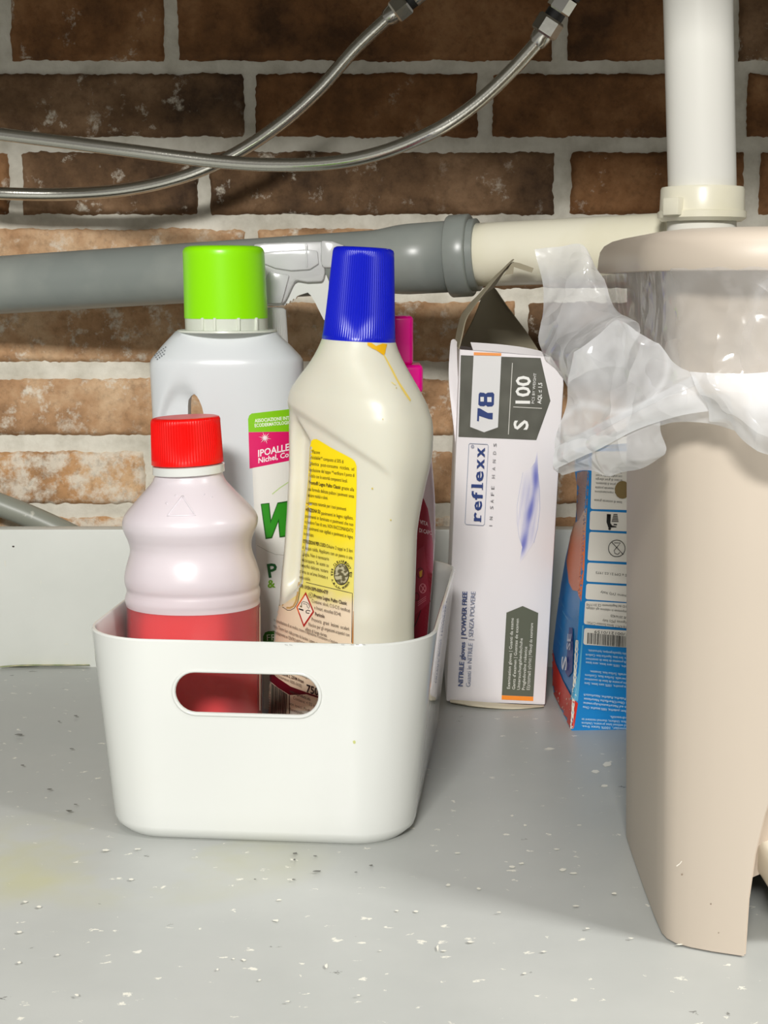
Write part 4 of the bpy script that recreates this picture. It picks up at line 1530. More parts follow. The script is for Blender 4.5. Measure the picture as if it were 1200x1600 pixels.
let.text('r', V2(308, 745), V2(312, 662), 17.0, NV, True, up=(-1, -0.04))
let.text('e', V2(313, 645), V2(318, 556), 17.0, NV, True, up=(-1, -0.04))
let.text('f', V2(322, 545), V2(324, 465), 17.5, NV, True, up=(-1, -0.04))
let.text('l', V2(324, 432), V2(326, 402), 18.5, NV, True, up=(-1, -0.04))
let.poly([V2(*p) for p in ((318, 450), (327, 450), (328, 386), (319, 386))], NV)
let.poly([V2(*p) for p in ((218, 432), (227, 432), (227, 410), (218, 410))], NV)
let.poly([V2(*p) for p in ((300, 752), (310, 752), (312, 690), (303, 690))], NV)
let.text('e', V2(327, 372), V2(332, 276), 17.0, NV, True, up=(-1, -0.04))
let.text('x', V2(336, 256), V2(339, 162), 17.0, NV, True, up=(-1, -0.04))
let.text('x', V2(341, 146), V2(344, 54), 17.0, NV, True, up=(-1, -0.04))
let.line([(738.4 + 2.2 * math.cos(k * math.pi / 6), 697.3 + 2.2 * math.sin(k * math.pi / 6)) for k in range(13)], 0.7, (120, 130, 160))
let.text('R', (739.6, 698.6), (739.6, 696.4), 2.4, (120, 130, 160), False)
for ch, y in (('I', 785), ('N', 715), ('S', 616), ('A', 556), ('F', 488), ('E', 428), ('H', 325), ('A', 250), ('N', 180), ('D', 102), ('S', 28)):
    x = 415 + (785 - y) * 0.053
    wd = 5 if ch == 'I' else 28
    let.text(ch, V2(x, y + wd / 2), V2(x + 1, y - wd / 2), 5.2, (120, 120, 124), False, up=(-1, -0.04))
GB = (92, 104, 140)
let.text('NITRILE gloves', V3(258, 1148), V3(282, 735), 7.6, (66, 84, 130), True, up=(-1, -0.05))
let.text('| POWDER FREE', V3(286, 700), V3(300, 262), 7.6, (48, 68, 122), True, up=(-1, -0.05))
let.text('Guanti in NITRILE', V3(330, 1152), V3(352, 745), 7.4, (132, 142, 168), False, up=(-1, -0.05))
let.text('| SENZA POLVERE', V3(354, 712), V3(378, 262), 7.4, (122, 132, 160), False, up=(-1, -0.05))
for s, x0, y0, x1, y1 in (('Examination gloves | Guanti da esame', 700, 1172, 736, 510), ("Gants d'examen | Guantes de examen", 748, 1178, 784, 516), ('Untersuchungshandschuhe', 794, 1180, 820, 698),
                          ('Pregledovalne rokavice', 840, 1182, 862, 778), ('\u0395\u03be\u03b5\u03c4\u03b1\u03c3\u03c4\u03b9\u03ba\u03ac \u03b3\u03ac\u03bd\u03c4\u03b9\u03b1 | M\u0103nu\u015fi de examinare', 886, 1182, 918, 556)):
    let.text(s, V3(x0, y0), V3(x1, y1), 4.9, (236, 236, 226), False, up=(-1, -0.05))
let.build(None, LB)

# ------------------------------------------------------------ blue carton standing upside down
UY = 0.94
blu = thing('blue_carton', 'worn blue and orange carton standing upside down between glove box and bin', 'box', (0.155, UY + 0.04, 0))
# left face as rows from floor to top: back edge and front edge in the photo
side_rows = [(1083, 865, 1.028, 1142, 893), (1050, 862.5, 1.026, 1110, 895), (1010, 864, 1.026, 1060, 898), (960, 870, 1.024, 1000, 902), (910, 877, 1.022, 940, 906), (870, 884, 1.018, 885, 909), (840, 891, 1.014, 845, 911.5), (815, 899, 1.005, 812, 913.5), (790, 901, 0.995, 780, 915.5), (760, 901.5, 0.985, 750, 917.5), (735, 898, 0.985, 730, 919), (700, 899, 0.985, 700, 921)]
bm = bmesh.new()
L_, Fv, R_, B_ = [], [], [], []
n_s = 5
side = []
for k, (vb_, ub, yb, vf, uf) in enumerate(side_rows):
    pb_, pf_ = at(ub, vb_, yb), at(uf, vf, UY)
    row = []
    for i in range(n_s + 1):
        t = i / n_s
        p = pb_.lerp(pf_, t)
        p.x -= 0.0016 * math.sin(math.pi * t) * smooth(0, 3, k) * (1 - smooth(7, 9, k)) - 0.0022 * math.sin(math.pi * t) * smooth(7, 9, k)
        row.append(p)
    side.append(row)
ring_rows = []
for k, row in enumerate(side):
    pf = row[-1]
    pr = Vector((0.215, UY + 0.006, pf.z))
    prb = Vector((0.222, 1.03, pf.z))
    ring_rows.append([bm.verts.new(p) for p in row] + [bm.verts.new(pf.lerp(pr, t)) for t in (0.25, 0.5, 0.75, 1.0)] + [bm.verts.new(prb), bm.verts.new(Vector((lerp(row[0].x, prb.x, 0.5), max(row[0].y, 1.02) + 0.004, row[0].z)))])
n = len(ring_rows[0])
for a, b in zip(ring_rows, ring_rows[1:]):
    for i in range(n):
        j = (i + 1) % n
        bm.faces.new((a[i], a[j], b[j], b[i]))
bm.faces.new(list(reversed(ring_rows[0])))
bmesh.ops.recalc_face_normals(bm, faces=bm.faces[:])
bmesh.ops.solidify(bm, geom=bm.faces[:], thickness=0.0006)
bc_ = obj('carton', bm, M['blue_card'], blu, smooth_angle=30)
bb = bvh_of(bc_)
obj('frayed_base', sheet([[A(893, 1142, UY), A(920, 1146, UY - 0.001), A(960, 1143, UY), A(1010, 1144, UY + 0.002)], [A(896, 1147, UY - 0.001), A(922, 1150, UY - 0.003), A(960, 1147, UY - 0.002), A(1010, 1148, UY)], [A(900, 1148, UY + 0.02), A(925, 1149, UY + 0.02), A(960, 1147, UY + 0.02), A(1010, 1148, UY + 0.02)]], 0.0008, 0.0006, 120, 6), M['card_edge'], blu, smooth_angle=60)
pn = Print('printed_panel', bb, 0.0003, blu)
U1 = lambda x, y: (860 + x / 6.664, 700 + y / 6.664)
U2 = lambda x, y: (860 + x / 6.664, 920 + y / 6.664)
OFF = (232, 228, 218)


def rq(a, b, c, d, r=3.0):
    """quad a (top left) b (top right) c d with its left corners rounded"""
    return [(a[0] + r, a[1]), b, c, (d[0] + r, d[1]), (d[0] + r * 0.3, d[1] - r * 0.3), (d[0], d[1] - r), (a[0], a[1] + r), (a[0] + r * 0.3, a[1] + r * 0.3)]


for a, b, c, d in (((437, -120), (900, -100), (900, 648), (418, 635)), ((412, 655), (900, 678), (900, 872), (406, 852)), ((404, 872), (900, 898), (900, 1192), (386, 1170)), ((384, 1192), (900, 1220), (900, 1420), (374, 1390)), ((372, 1412), (900, 1442), (900, 1612), (364, 1574))):
    pn.poly(rq(U1(*a), U1(*b), U1(*c), U1(*d)), OFF, 20)
for a, b, c, d in (((360, 125), (900, 155), (900, 420), (348, 368)), ((350, 408), (900, 440), (900, 618), (342, 580))):
    pn.poly(rq(U2(*a), U2(*b), U2(*c), U2(*d)), OFF, 20)
# artwork of the narrow side
pn.poly([U1(*p) for p in ((400, 240), (345, 240), (285, 255), (270, 480), (285, 760), (330, 800), (372, 800), (395, 400))], (150, 116, 104), 6)
pn.poly([U1(*p) for p in ((375, 620), (300, 760), (258, 780), (215, 920), (175, 1180), (200, 1400), (240, 1480), (290, 1490), (318, 1600), (352, 1250))], lambda u, v: tuple(lerp(i, j, smooth(800, 860, v)) for i, j in zip((196, 170, 148), (222, 120, 72))), 5)
pn.poly([U2(*p) for p in ((20, 560), (60, 770), (140, 960), (230, 1130), (285, 1190), (245, 1440), (210, 1470), (75, 1270), (-10, 1100), (0, 800))], (206, 44, 22), 5)
pn.poly([U2(*p) for p in ((215, 1150), (290, 870), (320, 560), (330, 380), (345, 380), (310, 900), (285, 1170))], (92, 170, 206), 5)
pn.poly([U2(*p) for p in ((175, 780), (205, 400), (240, 410), (248, 640), (238, 860), (195, 925), (165, 870))], (38, 60, 140), 5)
pn.build('orange, red and off white panels')
LB = bc_
let = Print('lettering', bb, 0.0006, blu)
GT = (92, 90, 86)
for s, x0, y0, x1, y1, c, f in (
        ('lame inferiore', 740, 258, 590, 245, GT, 1), ('con unghie lunghe e non', 745, 300, 472, 285, GT, 1), ('in caso di gravi allergie', 745, 340, 470, 325, GT, 1), ('per prove di laboratorio,', 715, 382, 470, 368, GT, 1), ('con materiale potabile', 705, 428, 465, 412, GT, 1), ('alla manutenzione', 710, 470, 460, 455, GT, 1), ('base di sostanze grasse', 742, 568, 455, 545, GT, 1),
        ('935/CE e DM 21.03.1973', 900, 1335, 472, 1295, GT, 1), ('Arcugnano (VI) Italy', 900, 1560, 520, 1500, GT, 1)):
    let.text(s, U1(x0, y0 - 14), U1(x1, y1 - 14), 4.0, c, False)
for s, x0, y0, x1, y1, c in (
        ('Villaggio 1/D del Regolamento CE 2017/745', 900, 175, 372, 150, GT), ('nel uso temporaneo in relazione agli obblighi', 900, 235, 372, 185, GT), ('UE 2016/425', 800, 290, 625, 265, GT), ('36077 Vigonza (PD) Italy', 900, 345, 540, 315, GT), ('Distributed by A.M.I.T. Service Successor C.I.M.A.I.', 900, 400, 375, 335, GT)):
    let.text(s, U2(x0, y0), U2(x1, y1), 4.0, c, False)
let.text('8057731/00121/0159'[3:], U2(900, 465), U2(455, 428), 4.5, (70, 70, 66), False)
WB = (206, 228, 240)
for s, x0, y0, x1, y1 in (
        ('consommables hypoallergeniques, hydrosoluble.', 900, 668, 390, 620), ('sans poudre. Sans latex. Superficie lisse. Conform', 900, 712, 365, 665), ('sans additifs proteines de latex de caoutchouc', 900, 752, 365, 708), ('sans poudre, 100% sans latex, sans latex', 900, 800, 365, 745),
        ('usage universelle. Surface lisse, Sensation.', 900, 885, 410, 838), ('usage universelle. Surface lisse, Conform', 900, 930, 358, 875), ('sans poudre proteine de latex de caoutchouc', 900, 972, 352, 918), ('latex, sans poudre, 100% sans latex, Sans', 900, 1012, 352, 960),
        ('latexfrei, Puderfrei, Puderfrei, Naturkautsch', 900, 1135, 345, 1080), ('einfache Ober/Oberflache Naturlatex', 900, 1180, 345, 1122), ('Allergien auf Naturkautschukproteine', 900, 1222, 340, 1165), ('und ambidestr, puderfrei, 100% latexfrei. Ohne', 900, 1265, 335, 1208),
        ('oes, hydroactifs.', 900, 1330, 615, 1310), ('latex surface. Uniform, thermal resistant to', 900, 1370, 322, 1335), ('powdered without latex proteins, Uniform', 900, 1408, 322, 1372), ('latex powder, 100% latex free.', 900, 1440, 322, 1408)):
    let.text(s, U2(x0, y0 + 6), U2(x1, y1 + 6), 4.0, WB, False)
let.text('SE', U2(228, 640), U2(242, 470), 6, (196, 200, 220), True)
let.text('S', U2(190, 850), U2(195, 700), 8.0, (226, 230, 240), True)
for x, y in ((110, 100), (150, 230), (90, 340), (80, 500)):
    let.line([U2(x, y), U2(x + 55, y + 90)], 0.9, (74, 150, 206))
let.build(None, LB)
bar = Print('barcode', bb, 0.0006, blu)
x = 385
while x < 900:
    wd = random.choice((4, 5, 8, 11))
    y0, y1 = 455 + (x - 385) * 0.085, 570 + (x - 385) * 0.085
    bar.poly([U2(x, y0), U2(x + wd, y0), U2(x + wd - 4, y1), U2(x - 4, y1)], (40, 40, 38), 40)
    x += wd + random.choice((4, 6, 9))
bar.build('black barcode')
pic = Print('pictograms', bb, 0.0006, blu)
K = (28, 28, 28)
pic.poly([U1(*p) for p in ((655, 685), (695, 685), (708, 770), (635, 768))], (96, 92, 86))
for k in range(4):
    pic.line([U1(652 - k * 4, 700 + k * 18), U1(699 + k * 2, 701 + k * 18)], 0.5, OFF)
pic.poly([U1(*p) for p in ((585, 685), (600, 745), (606, 745), (628, 688), (622, 780), (640, 805), (685, 815), (685, 824), (630, 826), (600, 826), (582, 770))], K)
pic.poly([U1(*p) for p in ((655, 788), (692, 790), (690, 802), (655, 800))], K)
c_ = U1(614, 838)
pic.poly([(c_[0] + 2.2 * math.cos(k * math.pi / 6), c_[1] + 2.2 * math.sin(k * math.pi / 6)) for k in range(12)], K)
c_ = U1(688, 1043)
pic.line([(c_[0] + 13 * math.cos(k * math.pi / 12), c_[1] + 13 * math.sin(k * math.pi / 12)) for k in range(25)], 1.0, K)
pic.line([U1(636, 978), U1(756, 1108)], 1.0, K)
pic.line([U1(660, 985), U1(726, 985), U1(690, 1030), U1(660, 1065), U1(668, 1095), U1(700, 1105), U1(718, 1085)], 1.0, K)
pic.build('black tidy figure and glass symbol')
wr = Print('worn_edge', bb, 0.0007, blu)
pts = []
for k in range(40):
    v = lerp(1000, 1142, k / 39)
    t = (v - 1000) / 142
    ue = lerp(902, 893.5, t)
    wd = 1.0 + 3.2 * abs(noise.noise(Vector((v * 0.11, 0, 0)))) * (0.5 + 1.5 * t)
    pts.append((ue - wd * 0.6, ue + wd, v))
wr.poly([(a, v) for a, b, v in pts] + [(b, v) for a, b, v in reversed(pts)], (224, 220, 206), 6)
for k in range(16):
    u, v = random.uniform(870, 892), random.uniform(1080, 1128)
    if u > 866 + (v - 1083) * 0.5:
        wr.poly([(u, v), (u + random.uniform(1, 3), v + random.uniform(-2, 1)), (u + random.uniform(0, 2), v + random.uniform(1, 4))], (226, 190, 174))
c_ = (972, 765)
wr.poly([(c_[0] + 12 * math.cos(k * math.pi / 8), c_[1] + 14 * math.sin(k * math.pi / 8)) for k in range(16)], (132, 112, 70))
wr.build('scuffed bare card')

# ------------------------------------------------------------ pedal bin
bn = thing('pedal_bin', 'tall beige plastic pedal bin with a closed lid at the right', 'bin', (0.225, 0.72, 0))
CXB = 0.225
BS = -0.040
half = [(0.131, 0.812), (0.1255, 0.802), (0.1232, 0.79), (0.122, 0.76), (0.1208, 0.72), (0.1202, 0.69), (0.1203, 0.672), (0.1215, 0.6665), (0.1245, 0.6615), (0.130, 0.6575), (0.138, 0.6535), (0.150, 0.6490), (0.168, 0.6440), (0.190, 0.6395), (0.208, 0.6375), (0.225, 0.637)]
half = [(x, y + BS) for x, y in half]


def bin_ring(z):
    t = z / 0.287
    out = []
    pts = half + [(2 * CXB - x, y) for x, y in reversed(half[:-1])]
    for x, y in pts:
        kx = 1.0 + 0.055 * t
        yy = y - 0.001 * t if y < 0.72 + BS else y + 0.004 * t
        out.append((CXB + (x - CXB) * kx, yy))
    for k in range(1, 8):
        a = k / 8
        x1_, x0_ = 2 * CXB - half[0][0], half[0][0]
        out.append((CXB + (lerp(x1_, x0_, a) - CXB) * (1 + 0.055 * t), 0.812 + BS + 0.006 * math.sin(math.pi * a) + 0.004 * t))
    return out


def plan_loft(zs, fn, close_top):
    bm = bmesh.new()
    rings = [[bm.verts.new((x, y, z)) for x, y in fn(z)] for z in zs]
    n = len(rings[0])
    for a, b in zip(rings, rings[1:]):
        for i in range(n):
            j = (i + 1) % n
            bm.faces.new((a[i], a[j], b[j], b[i]))
    if close_top:
        bm.faces.new(rings[-1])
    bmesh.ops.recalc_face_normals(bm, faces=bm.faces[:])
    return bm


bm = plan_loft([0.0008, 0.003, 0.01, 0.03, 0.06, 0.09, 0.12, 0.15, 0.18, 0.20, 0.205, 0.235, 0.26, 0.284], bin_ring, False)
# shallow dished panel on the front
for v in bm.verts:
    if v.co.y < 0.70 + BS:
        k = smooth(0.0, 0.05, v.co.x - 0.13) * smooth(0.0, 0.05, 0.32 - v.co.x) * smooth(0.145, 0.17, v.co.z) * smooth(0.30, 0.20, v.co.z)
        v.co.y += 0.004 * k
bmesh.ops.solidify(bm, geom=bm.faces[:], thickness=0.0026)
bb_ = obj('body', bm, M['bin'], bn)
arch = []
for k in range(25):
    a = math.pi * k / 24
    arch.append(Vector((CXB + 0.0745 * math.cos(a), 0.54, 0.142 * math.sin(a) ** 0.85)))
arch = [Vector((CXB + 0.0745, 0.54, -0.02))] + arch + [Vector((CXB - 0.0745, 0.54, -0.02))]
cut(bb_, prism(arch, Vector((0, 0.110, 0))))
for p in bb_.data.polygons:
    p.use_smooth = True
bb_.data.set_sharp_from_angle(angle=math.radians(40)) if hasattr(bb_.data, 'set_sharp_from_angle') else None
# wall of the pedal recess, arched at the floor, with its soffit
bm = bmesh.new()
front_y = lambda x: table(sorted([(x_, y_) for x_, y_ in half]), CXB - abs(x - CXB))[0]
gr = []
for k in range(25):
    a = math.pi * k / 24
    x, z = CXB + 0.0750 * math.cos(a), 0.1425 * math.sin(a) ** 0.85
    yf = table(sorted(half[6:]), CXB - abs(x - CXB))[0] + 0.0012
    gr.append([bm.verts.new((x, yf + (0.687 + BS - yf) * t, max(z, 0.001))) for t in (0, 0.25, 0.5, 0.75, 1)])
for a, b in zip(gr, gr[1:]):
    for i in range(4):
        bm.faces.new((a[i], a[i + 1], b[i + 1], b[i]))
# back of the recess
lowv = []
for k in range(25):
    a = math.pi * k / 24
    x = CXB + 0.0750 * math.cos(a)
    lowv.append(bm.verts.new((x, 0.687 + BS, min(0.030 * math.sin(a) ** 0.6, max(0.001, 0.1425 * math.sin(a) ** 0.85 - 0.001)))))
for k in range(24):
    bm.faces.new((gr[k][4], gr[k + 1][4], lowv[k + 1], lowv[k]))
bmesh.ops.remove_doubles(bm, verts=bm.verts[:], dist=0.0001)
bmesh.ops.recalc_face_normals(bm, faces=bm.faces[:])
bmesh.ops.solidify(bm, geom=bm.faces[:], thickness=0.0015)
obj('pedal_recess', bm, M['bin_dark'], bn, smooth_angle=40)
obj('pedal', box_bm(0.1640, 0.286, 0.612, 0.660, 0.021, 0.0375, 0.004, 3), M['pedal'], bn, smooth_angle=40)


def lid_ring(ins):
    out = []
    hw, y0, y1 = 0.1225 - ins, 0.585 + ins, 0.795 - ins
    r = 0.05 - ins * 0.6
    for sx, sy, a0 in ((1, 1, 0), (-1, 1, 90), (-1, -1, 180), (1, -1, 270)):
        for k in range(9):
            a = math.radians(a0 + 90 * k / 8)
            out.append((CXB + sx * (hw - r) + r * math.cos(a), (y0 + y1) / 2 + sy * ((y1 - y0) / 2 - r) + r * math.sin(a)))
    return out


bm = bmesh.new()
prof = [(0.2850, 0.006), (0.2836, 0.003), (0.2839, 0.0005), (0.2855, 0.0), (0.2900, 0.0003), (0.2938, 0.0010), (0.2966, 0.0028), (0.2985, 0.0060), (0.2999, 0.0110), (0.3007, 0.0180), (0.3010, 0.03), (0.3011, 0.045)]
rings = [[bm.verts.new((x, y, z)) for x, y in lid_ring(ins)] for z, ins in prof]
n = len(rings[0])
for a, b in zip(rings, rings[1:]):
    for i in range(n):
        j = (i + 1) % n
        bm.faces.new((a[i], a[j], b[j], b[i]))
bm.faces.new(rings[-1])
bm.faces.new(list(reversed(rings[0])))
bmesh.ops.recalc_face_normals(bm, faces=bm.faces[:])
obj('lid', bm, M['bin'], bn, smooth_angle=60)
bv = bvh_of(bb_)
mk = Print('scuff_marks', bv, 0.0003, bn)
for u, v, r, c in ((1066, 1366, 1.6, (150, 134, 116)), (1111, 1412, 1.2, (130, 114, 98)), (1123, 1457, 1.0, (130, 114, 98)), (978, 736, 1.0, (90, 74, 60))):
    mk.poly([(u + r * math.cos(k * math.pi / 4), v + r * math.sin(k * math.pi / 4)) for k in range(8)], c)
mk.line([(1058, 1353), (1063, 1349), (1066, 1345)], 1.4, (238, 232, 220))
pts = [(1040, 1473), (1055, 1482), (1075, 1489), (1100, 1494), (1130, 1497), (1162, 1497.5)]
mk.line([(u, v - 3.5) for u, v in pts], 3.2, lambda u, v: (134, 92, 56) if noise.noise(Vector((u * 0.12, v * 0.1, 0))) > -0.25 else (176, 150, 120))
mk.build('rusty dirt line and scuffs')

# ------------------------------------------------------------ bin liner
SRC = {
    'loose_tail': (0.48, 0.004, [[(836, 390, .850), (872, 385, .840), (908, 383, .832), (926, 415, .825), (945, 436, .815)],
                    [(844, 440, .838), (880, 436, .826), (920, 445, .805), (950, 462, .79), (975, 478, .775)],
                    [(847, 495, .828), (878, 502, .81), (915, 508, .79), (955, 498, .765), (1000, 512, .735)],
                    [(842, 540, .820), (866, 552, .80), (898, 553, .77), (940, 530, .74), (990, 540, .71)],
                    [(886, 594, .800), (891, 602, .785), (900, 592, .765), (925, 580, .735), (980, 575, .70)]]),
    'front_fold': (0.54, 0.004, [[(906, 552, .755), (930, 525, .735), (962, 500, .712), (1000, 520, .690), (1030, 540, .668)],
                    [(896, 596, .755), (940, 570, .725), (985, 552, .690), (1025, 556, .664), (1052, 562, .648)],
                    [(884, 640, .760), (935, 618, .720), (985, 596, .684), (1035, 580, .655), (1075, 578, .636)],
                    [(873, 684, .768), (930, 656, .718), (985, 630, .678), (1040, 606, .648), (1086, 586, .630)],
                    [(866, 716, .772), (928, 684, .716), (988, 652, .672), (1048, 622, .642), (1096, 600, .626)]]),
    'hem_fold': (0.74, 0.0016, [[(868, 700, .768), (930, 668, .714), (988, 640, .670), (1042, 610, .641), (1086, 585, .627)],
                   [(864, 722, .766), (928, 690, .708), (990, 656, .664), (1050, 634, .634), (1104, 618, .622)],
                   [(868, 733, .770), (930, 704, .714), (994, 670, .668), (1056, 650, .638), (1118, 640, .625)]]),
    'lower_fold': (0.46, 0.0052, [[(868, 722, .775), (915, 702, .735), (960, 684, .705), (1005, 664, .675), (1042, 650, .655)],
                     [(866, 732, .778), (912, 722, .728), (958, 712, .700), (1005, 696, .672), (1038, 672, .656)],
                     [(872, 735, .785), (915, 737, .745), (960, 733, .715), (1004, 724, .690), (1030, 690, .668)]]),
    'turned_band': (0.64, 0.0028, [[(1080, 584, .628), (1120, 586, .623), (1170, 583, .620), (1230, 580, .618), (1330, 578, .622)],
                    [(1090, 608, .624), (1130, 610, .618), (1176, 616, .615), (1235, 630, .612), (1330, 640, .616)],
                    [(1106, 632, .626), (1140, 640, .620), (1180, 660, .616), (1238, 690, .612), (1330, 720, .616)],
                    [(1110, 655, .632), (1140, 660, .628), (1170, 690, .624), (1236, 722, .620), (1330, 760, .622)]]),
    'inner_fold': (0.5, 0.0014, [[(1000, 640, .662), (1050, 622, .640), (1100, 615, .632), (1140, 615, .630)],
                         [(1010, 656, .660), (1054, 645, .640), (1105, 640, .634), (1145, 645, .632)],
                         [(1030, 660, .656), (1060, 656, .642), (1110, 660, .636), (1150, 672, .634)]]),
    'neck_wrap': (0.2, 0.0014, [[(940, 431, .800), (985, 424, .720), (1035, 420, .655), (1090, 418, .638), (1150, 415, .630), (1210, 412, .626), (1330, 410, .626)],
                    [(950, 470, .795), (990, 465, .715), (1038, 465, .652), (1092, 470, .636), (1150, 470, .628), (1210, 466, .624), (1330, 465, .624)],
                    [(965, 520, .79), (1000, 520, .705), (1042, 520, .650), (1095, 525, .634), (1150, 520, .627), (1210, 525, .622), (1330, 520, .622)],
                    [(980, 580, .78), (1010, 575, .695), (1045, 570, .648), (1095, 575, .632), (1150, 572, .625), (1210, 570, .620), (1330, 570, .620)],
                    [(990, 620, .775), (1015, 615, .690), (1048, 605, .646), (1096, 600, .631), (1150, 600, .624), (1210, 600, .619), (1330, 598, .619)]]),
}
liner = thing('bin_liner', 'crumpled translucent white plastic liner bag hanging over the rim of the beige bin', 'bag', (0.20, 0.62, 0.27))
for key, (haze, amp, grid) in SRC.items():
    kd = {'front_fold': 0.35, 'hem_fold': 0.35, 'lower_fold': 0.38, 'loose_tail': 0.6}.get(key, 1.0)   # how far the sheet runs back along the side of the bin
    P = [[at(u, v, 0.63 + (y - 0.63) * kd + BS) for u, v, y in r] for r in grid]
    sb = sheet(P, 0.0, 0.0, per=16)
    sb.normal_update()
    for v in sb.verts:
        a = noise.noise(v.co * 24)
        c = abs(noise.noise(v.co * 30 + Vector((3, 1, 7))))
        d = abs(noise.noise(Vector((v.co.x * 70 + v.co.z * 40, v.co.y * 30, v.co.z * 36 - v.co.x * 20)) + Vector((8, 2, 0))))
        v.co += v.normal * amp * (0.8 * a + 1.7 * (0.3 - c) + 0.45 * (0.3 - d))
    hv = [0.13 * (0.35 - 2.2 * abs(noise.noise(v.co * 42 + Vector((1, 9, 4)))) + abs(noise.noise(v.co * 110))) + 0.22 * smooth(0.07, 0.0, abs(noise.noise(v.co * 22 + Vector((5, 5, 1))))) for v in sb.verts]
    nv = len(sb.verts)
    o = obj(key, sb, M['film'], liner)
    fa = o.data.attributes.new('haze', 'FLOAT', 'POINT')
    for k in range(nv):
        fa.data[k].value = max(0.05, haze + hv[k] * (1.0 if haze > 0.3 else 0.4))

# ------------------------------------------------------------ drain pipes
def seg(a, b, n=2):
    return [a.lerp(b, k / (n - 1)) for k in range(n)]


PA, PB, PC = at(-120, 453, 1.128), at(748, 398, 1.02), at(1080, 384, 0.945)
gp = thing('grey_drain_pipe', 'grey plastic drain pipe running along the brick wall with a flared socket', 'pipe', at(300, 428, 1.08))
d = (PB - PA).normalized()
S0 = at(590, 413, 1.045)
S0 = PA + d * (S0 - PA).dot(d)
S1 = PA + d * ((at(640, 408, 1.035) - PA).dot(d))
S2 = PA + d * ((at(704, 401, 1.025) - PA).dot(d))
S3 = PA + d * ((at(736, 399, 1.02) - PA).dot(d))
S4 = PA + d * ((at(748, 398, 1.02) - PA).dot(d))
path = seg(PA, S0, 20) + [S0.lerp(S1, t) for t in (0.15, 0.35, 0.55, 0.75, 1.0)] + [S2]
rad = [0.0205] * 20 + [0.0208, 0.0214, 0.0221, 0.0227, 0.0231, 0.0233]
obj('pipe', tube(path, rad, 40), M['grey_pvc'], gp)
q = lambda t: S2.lerp(S3, t)
obj('socket_ring', tube([q(-0.02), q(0.0), q(0.06), q(0.94), q(1.0), q(1.02)], [0.0236, 0.0262, 0.0268, 0.0268, 0.0262, 0.0236], 40), M['grey_pvc'], gp, smooth_angle=50)
q2 = lambda t: S3.lerp(S4, t)
obj('socket_lip', tube([q2(0), q2(0.9), q2(1.0), q2(1.0)], [0.0236, 0.0236, 0.0228, 0.0210], 40), M['grey_pvc'], gp, smooth_angle=50)

wp = thing('cream_waste_pipe', 'cream white waste pipe pushed into the grey socket, running behind the bin', 'pipe', PB.lerp(PC, 0.5))
obj('pipe', tube(seg(S4 - d * 0.004, PC, 12), 0.0205, 40), M['cream_pvc'], wp)
elb = [PC, PC + Vector((0.004, -0.003, -0.003)), PC + Vector((0.006, -0.005, -0.012)), PC + Vector((0.006, -0.005, -0.035))]
obj('elbow', tube(catmull([PC - (PC - PB).normalized() * 0.01] + elb, 6), 0.0222, 32), M['cream_pvc'], wp)

VY = 0.915
vp = thing('white_waste_pipe', 'upright white waste pipe with a screwed collar above the bin lid', 'pipe', at(1097, 345, VY))
ptop, pbot = at(1087, -160, VY - 0.004), at(1098, 330, VY)
r0 = (at(1150.5, 290, VY).x - at(1045, 290, VY).x) / 2
obj('pipe', tube(seg(ptop, pbot, 10), r0, 48), M['white_pvc'], vp)
ctr = at(1097, 320, VY)
zc0, zc1 = at(1097, 341, VY).z, at(1097, 293, VY).z
rc = (at(1162, 320, VY).x - at(1031, 320, VY).x) / 2
cs = [(zc0 - 0.002, ctr.x, VY, rc * 0.94, rc * 0.94, 2), (zc0, ctr.x, VY, rc * 1.045, rc * 1.045, 2), (zc0 + 0.0035, ctr.x, VY, rc * 1.045, rc * 1.045, 2), (zc0 + 0.0042, ctr.x, VY, rc, rc, 2), (zc1 - 0.0012, ctr.x, VY, rc * 0.985, rc * 0.985, 2), (zc1, ctr.x, VY, rc * 0.96, rc * 0.96, 2), (zc1 + 0.0004, ctr.x, VY, r0 * 1.01, r0 * 1.01, 2)]
obj('collar_nut', loft(cs, 64, tilt=0.0), M['cream_pvc'], vp, smooth_angle=35)
tab = box_bm(-0.0055, 0.0055, -0.004, 0.006, zc0 + 0.001, zc0 + 0.011, 0.0008, 2)
ang = math.radians(-140)
tab.transform(Matrix.Translation((ctr.x + rc * 1.01 * math.cos(ang), VY + rc * 1.01 * math.sin(ang), 0)) @ Matrix.Rotation(ang + math.pi / 2, 4, 'Z'))
obj('collar_tab', tab, M['cream_pvc'], vp, smooth_angle=40)
rb2 = r0 * 1.02
obj('tailpiece', tube(seg(Vector((ctr.x, VY, zc0 + 0.002)), Vector((ctr.x, VY, 0.225)), 4), rb2, 40), M['white_pvc'], vp)


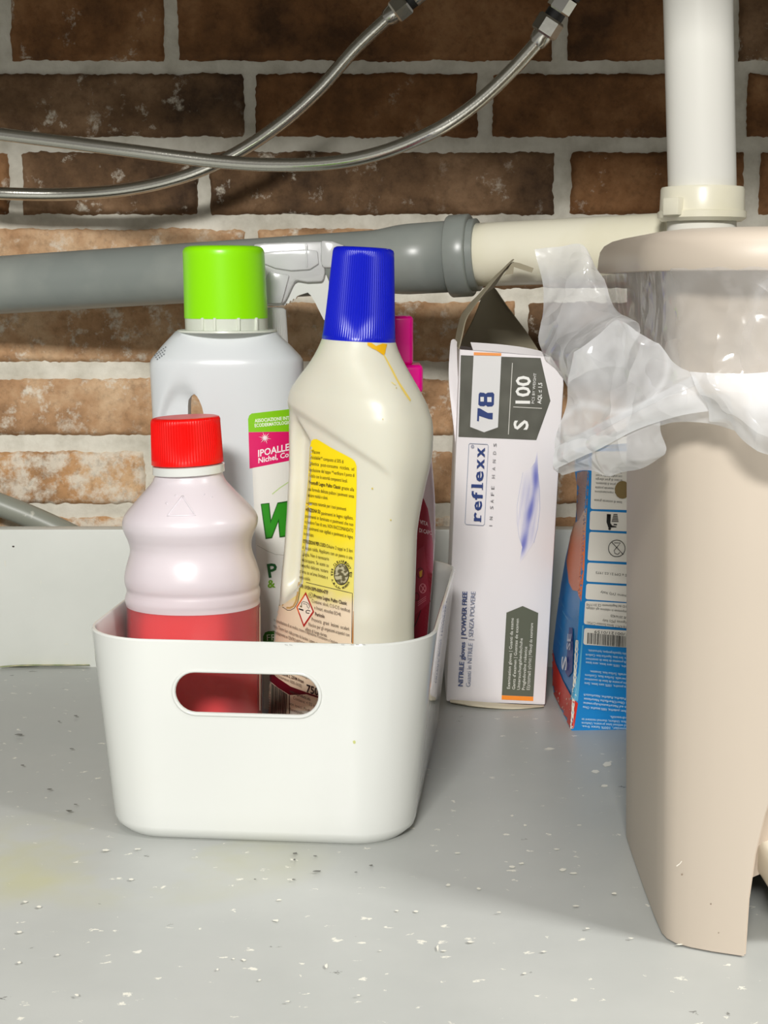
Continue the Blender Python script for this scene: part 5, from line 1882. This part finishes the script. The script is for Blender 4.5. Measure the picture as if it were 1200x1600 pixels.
# ------------------------------------------------------------ braided hoses
def hose(name, label, pts, r, fits, bolt):
    t = thing(name, label, 'hose', at(*pts[len(pts) // 2]))
    P = catmull([at(*p) for p in pts], 10)
    obj('hose', tube(P, r, 20), M['steel'], t)
    a, b = at(*fits[0]), at(*fits[1])
    d_ = (b - a).normalized()
    # ferrule, hex nut, rubber washer, second hex
    q_ = lambda s: a + d_ * s
    obj('ferrule', tube([q_(-0.002), q_(0.0), q_(0.004), q_(0.006)], [r * 1.05, r * 1.3, r * 1.45, r * 1.45], 24), M['nickel'], t, smooth_angle=40)
    obj('hex_nut', tube([q_(0.0055), q_(0.0068), q_(0.0155), q_(0.0168)], [r * 1.7, r * 1.95, r * 1.95, r * 1.7], 6, twist=0.35), M['nickel'], t, flat=True)
    obj('washer', tube([q_(0.0165), q_(0.0215)], r * 1.35, 24), M['black_rubber'], t, smooth_angle=40)
    if bolt:
        obj('hex_nut', tube([q_(0.0215), q_(0.0225), q_(0.031), q_(0.032)], [r * 1.6, r * 1.8, r * 1.8, r * 1.6], 6, twist=0.1), M['nickel'], t, flat=True)
        obj('washer', tube([q_(0.032), q_(0.046)], r * 1.9, 24), M['black_rubber'], t, smooth_angle=40)
        obj('tap_stub', tube([q_(0.045), q_(0.16)], r * 1.5, 24), M['nickel'], t, smooth_angle=40)
    else:
        obj('tap_stub', tube([q_(0.0215), q_(0.14)], r * 1.5, 24), M['nickel'], t, smooth_angle=40)


hose('braided_hose', 'braided steel water hose in front, its lower bend crossing over the other hose',
     [(-140, 190, 1.07), (-60, 201, 1.065), (0, 209.5, 1.06), (100, 222, 1.05), (200, 235, 1.04), (330, 251.5, 1.03), (430, 257.5, 1.02), (520, 254, 1.01), (600, 237, 1.0), (680, 204, .99), (740, 165, .985), (795, 115, .98), (845, 60, .975)], 0.0044, [(840, 66, .976), (884, -4, .97)], True)
hose('braided_hose', 'duller braided steel water hose at the back, ending at the nut nearest the middle',
     [(-140, 284, 1.135), (-60, 296, 1.135), (0, 302, 1.13), (100, 303.5, 1.128), (200, 296, 1.122), (290, 275, 1.115), (370, 239, 1.11), (440, 192, 1.105), (500, 138, 1.10), (555, 76, 1.095), (612, 22, 1.09)], 0.0046, [(606, 28, 1.09), (668, -22, 1.085)], False)

gh = thing('grey_hose', 'dusty grey hose dipping behind the grey kerb at the left', 'hose', at(50, 800, 1.143))
obj('hose', tube(catmull([at(-160, 726, 1.145), at(-60, 766, 1.145), at(0, 789, 1.145), at(60, 813, 1.145), at(130, 846, 1.144), at(200, 884, 1.143)], 8), 0.0088, 24), M['hose_grey'], gh)
